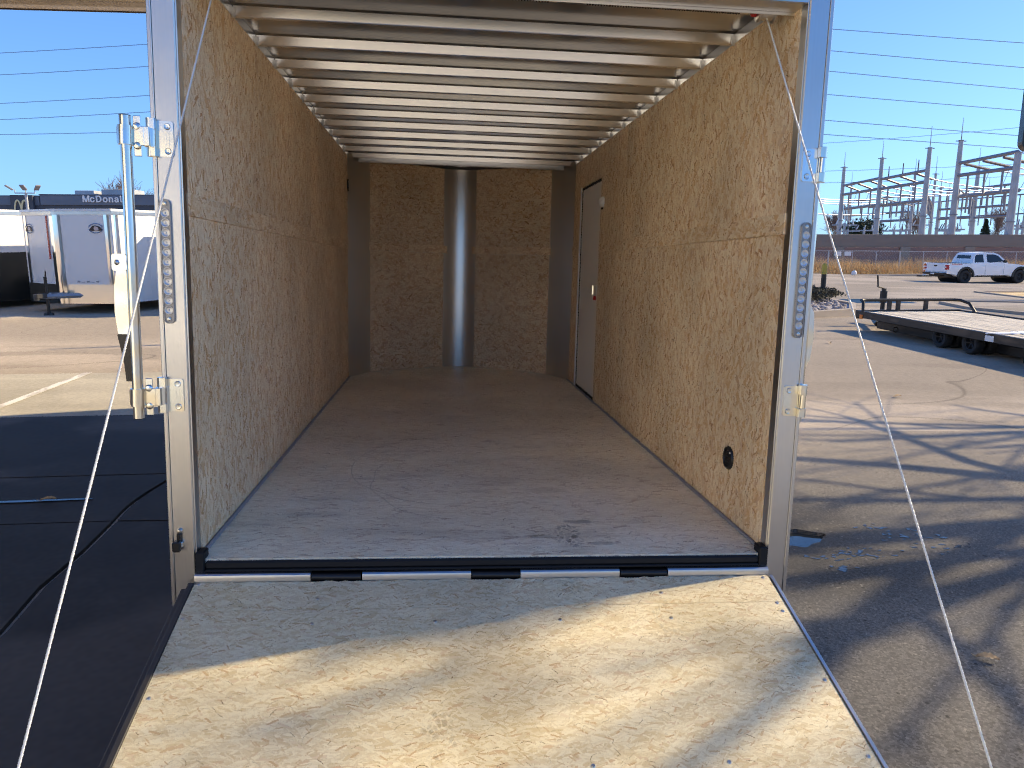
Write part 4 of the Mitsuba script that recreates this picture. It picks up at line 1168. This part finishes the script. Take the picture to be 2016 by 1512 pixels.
k = thing('chain_link_fence', 'grey chain link fence in front of the substation wall', 'fence')
fy, fz0 = 50.6, float(g(32))
for i, x in enumerate(np.arange(24.2, 62, 1.82)):
    part(k, 'post', cyl((x, fy, fz0), (x, fy, .86 - .006 * (x - 24)), .05 if i % 3 == 2 else .028, n=8), 'mat_galv')
part(k, 'top_rail', cyl((24, fy, .84), (62, fy, .60), .024, n=6), 'mat_galv')
strips = []
for x in np.arange(22.5, 62, .22):
    for s in (-1, 1):
        a0, a1 = (x, x + 1.6) if s > 0 else (x + 1.6, x)
        v = np.array([[a0, fy, fz0], [a0 + .012, fy, fz0], [a1 + .012, fy, .82 - .006 * (x - 24)], [a1, fy, .82 - .006 * (x - 24)]])
        strips.append(trimesh.Trimesh(v, [[0, 1, 2], [0, 2, 3]], process=False))
part(k, 'mesh', cat(strips), 'mat_galv', kind='stuff')
for i, (x, w_) in enumerate(((28.25, .52), (29.02, .5), (39.1, .56))):
    solo('fence_sign', box(x, x + w_, fy - .05, fy - .04, .46, .76, .003), 'mat_plate', ['small white warning sign on the fence, leftmost of the close pair', 'small white warning sign on the fence, right of the close pair', 'small white warning sign standing alone on the fence'][i], 'sign')

r_ = np.random.default_rng(9)
n = 26000
x = r_.uniform(22, 64, n); y = 49.2 + r_.random(n) ** 1.3 * 6.0
hh = (.45 + 1.1 * meshkit.fbm(np.column_stack([x * .8, y * .5, x * 0]), 3)) * (.45 + .7 * r_.random(n)) * np.clip((y - 49.0) / 1.0, .35, 1)
z = g(x) + 0
an = r_.uniform(0, 6.283, n); lean = r_.normal(0, .22, (n, 2)); w_ = .014 + .02 * r_.random(n)
v = np.stack([np.column_stack([x - w_ * np.cos(an), y - w_ * np.sin(an), z]), np.column_stack([x + w_ * np.cos(an), y + w_ * np.sin(an), z]),
              np.column_stack([x + lean[:, 0] * hh, y + lean[:, 1] * hh, z + hh])], 1).reshape(-1, 3)
setting('dry_grass', trimesh.Trimesh(v, np.arange(3 * n).reshape(-1, 3), process=False), 'mat_grass', 'tall tan dry grass along the foot of the fence', kind='stuff')
setting('road_kerb', box(20, 70, 48.8, 49.05, float(g(32)) - .1, float(g(32)) + .13, .03), 'mat_kerb', 'kerb along the far side of the road')

# delineator and litter
k = thing('barricade_panel', 'orange and white striped barricade panel on a dark base by the grass', 'barricade')
bx_, by_, bz_ = 33.6, 48.0, float(g(33.6))
part(k, 'panel', box(bx_ - .13, bx_ + .13, by_ - .03, by_ + .03, bz_ + .08, bz_ + 1.0, .015), 'mat_plate')
for j in range(3):
    part(k, 'stripe', extr([(-.13, .0), (.13, .16), (.13, .29), (-.13, .13)], .004, (bx_, by_ - .031, bz_ + .34 + .22 * j - .06), FX, FZ), 'mat_orange')
part(k, 'base', box(bx_ - .42, bx_ + .42, by_ - .25, by_ + .25, bz_, bz_ + .08, .02), 'mat_rubber')
solo('litter_bag', trimesh.Trimesh(*(lambda m: (m.vertices * [0.2, .14, .19] * (1 + .35 * (meshkit.noise(m.vertices * 3) - .5))[:, None] + [28.6, 48.3, float(g(28.6)) + .13], m.faces))(trimesh.creation.icosphere(2))), 'mat_plate', 'small crumpled white bag at the edge of the dry grass', 'litter', smooth=True)

# overhead wires in front of the sky, held by a steel tower hidden behind the trailer
k = thing('transmission_pole', 'tall steel transmission pole behind the open trailer', 'steel pole')
part(k, 'shaft', cyl((4.0, 88, -1), (4.0, 88, 29), .5, .25, 12), 'mat_galv')
for i, z in enumerate((25.9, 24.3, 21.4, 18.9, 16.8, 14.5)):
    part(k, 'arm', box(2.4, 5.6, 87.9, 88.1, z - .1, z + .1), 'mat_galv')
LW = [((-95, 96.7, 20.5), (4, 88, 25.9), 1.0), ((-95, 96.7, 18.2), (4, 88, 23.4), .9), ((-95, 96.7, 15.3), (4, 88, 20.2), .9), ((-95, 96.7, 13.6), (4, 88, 18.4), .9), ((-95, 96.7, 12.9), (4, 88, 14.8), .5)]
RW = [((4, 88, 27.6), (110, 77.5, 20.4), .3), ((4, 88, 25.9), (110, 77.5, 17.2), .3), ((4, 88, 24.0), (110, 77.5, 14.6), .3), ((4, 88, 21.1), (110, 77.5, 12.8), .3), ((4, 88, 18.2), (110, 77.5, 10.2), .3), ((4, 88, 16.3), (110, 77.5, 9.0), .2)]
NTH = ['highest', 'second', 'third', 'fourth', 'fifth', 'lowest']
for i, (a, b, s_) in enumerate(LW):
    solo('power_line', sagline(a, b, s_, .030, 24, 5), 'mat_wire', f'thin power line crossing the sky at the left, {NTH[i] if i < 4 else "lowest"} of five', 'power line')
for i, (a, b, s_) in enumerate(RW):
    solo('power_line', sagline(a, b, s_, .034, 24, 5), 'mat_wire', f'thin power line crossing the sky at the right, {NTH[i]} of the six falling rightward', 'power line')
for i, (a, b, s_) in enumerate((((30, 90, 12.1), (96, 78, 17.5), .8), ((30, 92, 9.6), (96, 80, 12.0), .6), ((30, 92, 8.2), (96, 80, 10.6), .6))):
    solo('power_line', sagline(a, b, s_, .022, 24, 4), 'mat_wire', f'faint power line rising rightward behind the substation poles, {("highest", "middle", "lowest")[i]} of three', 'power line')
# ------------------------------------------------------------------ pylon sign at the right edge
k = thing('pylon_sign', 'pylon sign with black rim and red letters cut by the right edge', 'sign')
sx, sy = 21.75, 25.45
c5 = math.cos(.30); U = np.array([c5, -math.sin(.30), 0])
rim = rrect(0, 4.2, 4.92, 12.6, .34)
inner = rrect(.13, 4.07, 5.06, 12.46, .24)
part(k, 'rim', extr(rim.difference(inner), .42, (sx, sy, 0), U, FZ), 'mat_black')
part(k, 'face', extr(inner, .30, np.array([sx, sy, 0]) + np.cross(U, FZ) * .04, U, FZ), 'mat_sign_face')
part(k, 'divider', extr(sbox(.10, 6.70, 4.1, 6.80), .36, np.array([sx, sy, 0]) + np.cross(U, FZ) * .03, U, FZ), 'mat_black')
for txt, hgt, u0, zz, mt in (('HI', .36, .16, 5.82, 'mat_red'), ('Au', .17, .20, 5.50, 'mat_brown_ink')):
    x_ = u0
    for ch in txt:
        tm = meshkit.text_mesh(ch, hgt, .03, bold=True)
        N = np.cross(U, FZ)
        tm.apply_transform(frame(np.array([sx, sy, zz]) + U * x_ + N * .345, U, FZ, N))
        part(k, 'letter', tm, mt)
        x_ += hgt * (.86 if ch in 'HA' else .42)
part(k, 'column', cyl(np.array([sx, sy, float(g(22))]) + U * 2.1 - np.cross(U, FZ) * .1, np.array([sx, sy, 5.0]) + U * 2.1 - np.cross(U, FZ) * .1, .22, n=16), 'mat_galv', 40)

k = thing('shadow_post', 'tapered grey post added unseen behind the open trailer to cast a long shadow', 'street lamp')  # unseen post, added and tapered for the shadow band it casts
part(k, 'shaft', cyl((3.0, 11.2, float(g(3))), (3.0, 11.2, 5.2), .20, .03, 14), 'mat_galv', 30)
part(k, 'base', cyl((3.0, 11.2, float(g(3)) - .05), (3.0, 11.2, float(g(3)) + .18), .32, .28, 16), 'mat_kerb', 30)

# ------------------------------------------------------------------ kerb islands, shrub bed, bollard
def island(name, poly, h_, label, inner_mat, kerb_w=.16):
    k = name
    z = float(np.mean([g(p[0]) for p in poly.exterior.coords]))
    kk = numbered(k)
    part(kk, 'kerb', extr(poly.difference(poly.buffer(-kerb_w)), h_ + .1, (0, 0, z - .1)), 'mat_kerb')
    part(kk, 'bed', extr(poly.buffer(-kerb_w - .002), h_ + .05, (0, 0, z - .1)), inner_mat)
    labels[kk] = {'label': label, 'kind': 'structure'}
    return z + h_ - .05


bedp = Polygon([(3.5, 15.5), (9.0, 15.45), (10.6, 16.2), (11.6, 18.0), (11.9, 21.0), (10.5, 24.5), (3.5, 24.5)]).buffer(.4).buffer(-.4)
zb_ = island('planting_bed', bedp, .14, 'kerbed planting bed covered with grey gravel', 'mat_rock')
r_ = random.Random(4)
rocks = []
ico = trimesh.creation.icosphere(1)
for i in range(620):
    x, y = r_.uniform(7.5, 11.6), r_.uniform(15.7, 20.5)
    from shapely.geometry import Point
    if not bedp.buffer(-.25).contains(Point(x, y)):
        continue
    s = r_.uniform(.03, .075)
    m = ico.copy()
    m.vertices = m.vertices * [s * r_.uniform(.8, 1.4), s * r_.uniform(.8, 1.4), s * .8] * (1 + .4 * (meshkit.noise(m.vertices * 1.7 + i) - .5))[:, None] + [x, y, zb_ + s * .3]
    rocks.append(m)
setting('gravel', cat(rocks), 'mat_rock', 'grey river gravel in the planting bed', kind='stuff')
k = thing('juniper_shrub', 'low dark juniper shrub spreading in the gravel bed right of the trailer', 'shrub')
cl = []
for i in range(10):
    x, y = 9.5 + i * .26 + r_.uniform(-.2, .2), 18.8 + i * .2 + r_.uniform(-.5, .5)
    cl.append(foliage(100 + i, (x, y, zb_ + .14), (.9, .8, (.40 - .028 * i) * r_.uniform(.8, 1.15)), 1500, .06))
part(k, 'foliage', cat(cl), 'mat_juniper')
part(k, 'stems', cat([tube([(10.6, 21, zb_), (10.6 + r_.uniform(-1.4, 1.4), 21 + r_.uniform(-1.2, 1.2), zb_ + .4)], [.03, .012], 5) for _ in range(12)]), 'mat_bark')
k = thing('bollard', 'black bollard with a worn yellow top standing behind the juniper shrub', 'bollard')
bx_, by_ = 13.0, 22.6
bz_ = float(g(bx_))
part(k, 'pipe', cyl((bx_, by_, bz_ - .1), (bx_, by_, bz_ + .86), .085, n=18), 'mat_black', 30)
part(k, 'cap', lathe([(0, .37), (.05, .36), (.085, .32), (.0875, 0), (0, 0)], (bx_, by_, bz_ + .858), (0, 0, 1), 18), 'mat_yellow', 35)
island('kerb_island', Polygon([(16.6, 21.6), (17.6, 22.1), (24, 19.6), (24, 14.0), (16.6, 17.4), (16.1, 19.5)]).buffer(.3).buffer(-.3), .16, 'kerbed island beyond the flatbed trailer', 'mat_lot')
island('kerb_island', Polygon([(23.6, 29.4), (32, 28.6), (32, 21.5), (23.2, 25.5)]).buffer(.4).buffer(-.4), .17, 'second kerbed island with dry soil near the road', 'mat_grass')

# ------------------------------------------------------------------ flatbed trailer
k = thing('flatbed_trailer', 'long black flatbed trailer with a weathered plank deck and a low front rail', 'flatbed trailer')
X0, X1, Y0, Y1, DZ = 8.72, 11.08, 4.2, 12.92, 0.155
gz = float(g(9.9))
npl = 15
pw = (X1 - X0 - .16) / npl
for i in range(npl):
    xa = X0 + .08 + i * pw
    r_ = random.Random(i)
    part(k, 'plank', box(xa + .004, xa + pw - .004, Y0 + .08, Y1 - .10, DZ - .05, DZ + r_.uniform(-.004, .004), .004), 'mat_trailer_deck')
for xa, xb in ((X0, X0 + .078), (X1 - .078, X1)):
    part(k, 'side_rail', box(xa, xb, Y0, Y1, DZ - .12, DZ + .022, .006), 'mat_deck_steel')
part(k, 'end_rail', box(X0, X1, Y1 - .095, Y1 + .01, DZ - .15, DZ + .03, .006), 'mat_deck_steel')
part(k, 'end_rail', box(X0 + .08, X1 - .08, Y0, Y0 + .075, DZ - .20, DZ + .02, .006), 'mat_deck_steel')
part(k, 'frame', cat(box(X0 + .45, X0 + .58, Y0 + .3, Y1 - .1, DZ - .36, DZ - .205, .006), box(X1 - .58, X1 - .45, Y0 + .3, Y1 - .1, DZ - .36, DZ - .205, .006)), 'mat_deck_steel')
for y in np.arange(Y0 + .5, Y1 - .3, .8):
    part(k, 'crossmember', box(X0 + .09, X1 - .09, y, y + .06, DZ - .14, DZ - .055), 'mat_deck_steel')
# front rail with uprights and bent ends
zr = DZ + .24
rail = tube([(X0 + .02, Y1 - 1.0 + .75, DZ), (X0 + .03, Y1 - .22, zr - .03), (X0 + .07, Y1 - .08, zr), (X0 + .2, Y1 - .05, zr), (X1 - .2, Y1 - .05, zr), (X1 - .07, Y1 - .12, zr - .01), (X1 - .03, Y1 - .35, zr - .06), (X1 - .02, Y1 - .55, DZ)], .032, 8)
part(k, 'front_rail', rail, 'mat_deck_steel', True)
for x in (X0 + .72, X0 + .92, X0 + 1.55):
    part(k, 'rail_post', box(x - .04, x + .04, Y1 - .08, Y1 - .02, DZ + .03, zr - .01, .004), 'mat_deck_steel')
part(k, 'marker_lamp', box(X0 + .12, X0 + .22, Y1 - .105, Y1 - .096, DZ - .13, DZ - .05, .006), 'mat_orange')
mk = part(k, 'marker_lamp', box(X0 - .014, X0 - .001, Y1 - .30, Y1 - .18, DZ - .14, DZ - .05, .005), 'mat_orange')
part(k, 'reflector_or_reflection', box(X0 - .008, X0 - .001, 8.75, 8.95, DZ - .11, DZ - .015, .003), 'mat_plate')
part(k, 'tie_ring', trimesh.creation.torus(.05, .012, major_sections=16, minor_sections=6, transform=trimesh.transformations.translation_matrix((X0 + .3, 11.9, DZ - .28)) @ trimesh.transformations.rotation_matrix(math.pi / 2, [1, 0, 0])), 'mat_deck_steel', True)
part(k, 'tongue', cat(tube([(X0 + .5, Y1, DZ - .28), (9.9, Y1 + 1.35, DZ - .26)], .06, 4), tube([(X1 - .5, Y1, DZ - .28), (9.9, Y1 + 1.35, DZ - .26)], .06, 4), box(9.83, 9.97, Y1 + 1.25, Y1 + 1.65, DZ - .30, DZ - .16, .01)), 'mat_deck_steel')
part(k, 'jack', cat(cyl((9.9, Y1 + .95, gz), (9.9, Y1 + .95, DZ + .42), .05, n=12), tube([(9.9, Y1 + .95, DZ + .42), (9.75, Y1 + .95, DZ + .46), (9.72, Y1 + .95, DZ + .72)], .02, 6), cyl((9.9, Y1 + .95, DZ + .1), (9.9, Y1 + .95, DZ + .36), .075, n=12)), 'mat_deck_steel', 30)
part(k, 'spare_bracket', cat(box(X1 + .02, X1 + .16, 9.7, 9.82, DZ + .02, DZ + .10, .01), tube([(X1, 9.5, DZ - .1), (X1 + .09, 9.74, DZ + .06)], .03, 5)), 'mat_deck_steel')
for x in (X0 + .16, X0 + .40):
    for y in (9.42, 10.22):
        wheel(k, (x, y, gz + .20 - .0286 * (x - 9.9)), (-1, 0, 0), .20, .17, spokes=5)
for x in (X1 - .16, X1 - .40):
    for y in (9.42, 10.22):
        wheel(k, (x, y, gz + .20 - .0286 * (x - 9.9)), (1, 0, 0), .20, .17, spokes=5)
for y in (9.42, 10.22):
    part(k, 'axle', cyl((X0 + .2, y, gz + .20), (X1 - .2, y, gz + .20), .05, n=8), 'mat_deck_steel')
part(k, 'underbox', box(X0 + .25, X0 + .5, 7.2, 8.4, DZ - .40, DZ - .22, .02), 'mat_deck_steel')
for i, a in enumerate(((9.35, 8.95, .34, .16, 21), (9.55, 8.25, .26, .12, 22), (9.2, 7.7, .22, .2, 23))):
    q = splat(*a)
    m = extr(q, .018, (0, 0, DZ + .005))
    solo('snow_patch', m, 'mat_snow', ['thin patch of melting snow on the flatbed deck, farthest of the three', 'thin patch of melting snow on the flatbed deck, in the middle', 'thin patch of melting snow on the flatbed deck, nearest to the picture edge'][i], 'snow')

# ------------------------------------------------------------------ pickup truck
def pickup(px, py, th):
    k = thing('pickup_truck', 'white crew cab pickup truck with black fender flares driving along the road', 'pickup truck')
    c, s_ = math.cos(th), math.sin(th)
    z = float(g(px + 2.2))
    # local: x forward from the tailgate, y to the left (away from the camera), near side at y = 0
    M4 = T(np.array([[c, -s_, 0, px], [s_, c, 0, py], [0, 0, 1, z], [0, 0, 0, 1]]).tolist())
    P = lambda nm, m, mt, sm=False, parent=k: part(parent, nm, m, mt, sm, None, M4)
    Wd = 1.85
    def side_loft(profile, y0, y1, inset_top, zmid, zmax, b=.035):
        """extrudes a side profile across the width, leaning the upper part inwards"""
        poly = Polygon(profile).buffer(-b).buffer(b, quad_segs=4)
        m = trimesh.creation.extrude_polygon(poly, 1.0, engine='earcut')
        m = m.subdivide_to_size(.35)
        v = m.vertices.copy()
        t = np.clip((v[:, 1] - zmid) / (zmax - zmid), 0, 1) * inset_top
        low = np.clip((zmid - v[:, 1]) / .6, 0, 1) ** 2 * .05
        yy = (y0 + t + low) * (1 - v[:, 2]) + (y1 - t - low) * v[:, 2]
        m.vertices = np.column_stack([v[:, 0], yy, v[:, 1]])
        m.fix_normals()
        return m
    wh = .39
    def arch(cx, r=.50):
        return [(cx - r * math.cos(t), .42 + r * math.sin(t) * 1.0) for t in np.linspace(-.12, math.pi + .12, 14)]
    lower = [(0.02, .58), (0.0, .80), (.0, 1.13), (.04, 1.165), (1.63, 1.165), (1.65, 1.13), (3.95, 1.13), (4.4, 1.12), (5.15, 1.03), (5.30, .92), (5.34, .70), (5.28, .55)] + arch(4.84)[::-1] + [(4.1, .47), (2.0, .47)] + arch(1.25)[::-1] + [(.6, .52)]
    P('body', side_loft(lower, 0, Wd, .02, .95, 1.2), 'mat_car_paint', 30)
    cab = [(1.66, 1.10), (1.72, 1.40), (1.86, 1.70), (2.0, 1.765), (2.7, 1.79), (3.15, 1.765), (3.45, 1.66), (4.02, 1.15), (4.0, 1.08)]
    P('cab', side_loft(cab, .03, Wd - .03, .19, 1.12, 1.78, .03), 'mat_car_paint', 30)
    def pane(pts, y, nm='window'):
        tri = []
        out = []
        for q in (0, 1):
            pp = Polygon(pts).buffer(-.02).buffer(.02, quad_segs=3)
            m = trimesh.creation.extrude_polygon(pp, .012, engine='earcut')
            v = m.vertices.copy()
            t = np.clip((v[:, 1] - 1.12) / .66, 0, 1) * .19 + .03
            yy = (t - .006 + v[:, 2]) if q == 0 else (Wd - t + .006 - v[:, 2])
            m.vertices = np.column_stack([v[:, 0], yy, v[:, 1]])
            P(nm, m, 'mat_glass_dark')
    pane([(1.79, 1.22), (1.86, 1.58), (1.95, 1.66), (2.38, 1.68), (2.40, 1.22)], 0)
    pane([(2.62, 1.24), (2.62, 1.685), (3.08, 1.675), (3.36, 1.60), (3.72, 1.27), (2.74, 1.20)], 0)
    m = extr([(.30, 1.22), (.40, 1.62), (Wd - .40, 1.62), (Wd - .30, 1.22)], .01, (0, 0, 0), FY, FZ)
    v = m.vertices
    m.vertices = np.column_stack([1.655 + v[:, 0] * .3 + (v[:, 2] - 1.10) * .24, v[:, 1], v[:, 2]])
    P('rear_window', m, 'mat_glass_dark')
    m = extr([(.18, 1.20), (.30, 1.62), (Wd - .30, 1.62), (Wd - .18, 1.20)], .01, (0, 0, 0), FY, FZ)
    v = m.vertices
    m.vertices = np.column_stack([4.03 - (v[:, 2] - 1.15) * 1.10 + .015, v[:, 1], v[:, 2]])
    P('windscreen', m, 'mat_glass_dark')
    P('bed_floor', box(.08, 1.6, .12, Wd - .12, 1.1655, 1.172), 'mat_rubber')
    tg = P('tailgate', box(-.03, .0, .09, Wd - .09, .68, 1.155, .012), 'mat_car_paint')
    P('handle', box(-.045, -.031, Wd / 2 - .13, Wd / 2 + .13, .98, 1.06, .006), 'mat_black', parent=tg)
    for y in (-.004, Wd - .16):
        t_ = P('tail_light', box(-.035, .14, y, y + .164, .80, 1.08, .015), 'mat_red', 20)
        P('lens', box(-.045, -.036, y + .03, y + .13, .91, .98, .004), 'mat_plate', parent=t_)
    bp = P('bumper', cat(box(-.20, .02, .02, Wd - .02, .50, .63, .03), box(-.14, .0, .55, 1.3, .42, .505, .02)), 'mat_black')
    P('number_plate', box(-.207, -.2005, Wd / 2 - .15, Wd / 2 + .15, .515, .60, .002), 'mat_plate', parent=bp)
    P('chassis', box(.15, 5.1, .35, Wd - .35, .36, .56, .02), 'mat_black')
    P('decal', box(.30, .95, -.0035, -.0005, 1.10, 1.13), 'mat_red')
    for y in (-.06, Wd + .06):
        P('mirror', box(3.52, 3.68, *sorted((y, y + (-.18 if y < 0 else .18))), 1.20, 1.36, .03), 'mat_black')
    for cx in (1.25, 4.84):
        for y, o in ((-.035, 0), (Wd - .045, 1)):
            a = [(cx - .50 * math.cos(t), .42 + .50 * math.sin(t)) for t in np.linspace(-.1, math.pi + .1, 18)]
            m = extr(LineString(a).buffer(.055, cap_style=2), .08, (0, 0, 0), FX, FZ)
            m.apply_translation([0, y + .08, 0])
            P('fender_flare', m, 'mat_black')
        for y, ax in ((.12, (s_, -c, 0)), (Wd - .12, (-s_, c, 0))):
            wheel(k, (px + c * cx - s_ * y, py + s_ * cx + c * y, z + wh), ax, wh, .25)
        for y0 in (.02,):
            P('wheel_well', cyl((cx, .24, .44), (cx, Wd - .24, .44), .48, n=18), 'mat_black')
    for x in (2.5, 3.72):
        P('seam', box(x - .006, x + .006, -.003, .004, .52, 1.12), 'mat_trim_grey')
    for x in (2.3, 3.1):
        P('door_handle', box(x, x + .16, -.018, .002, .98, 1.01, .006), 'mat_car_paint')
    P('antenna_fin', extr([(0, 0), (.16, 0), (.13, .05), (.08, .06)], .03, (1.95, Wd / 2 + .015, 1.755), FX, FZ), 'mat_car_paint')
pickup(29.145, 39.285, 0.06)
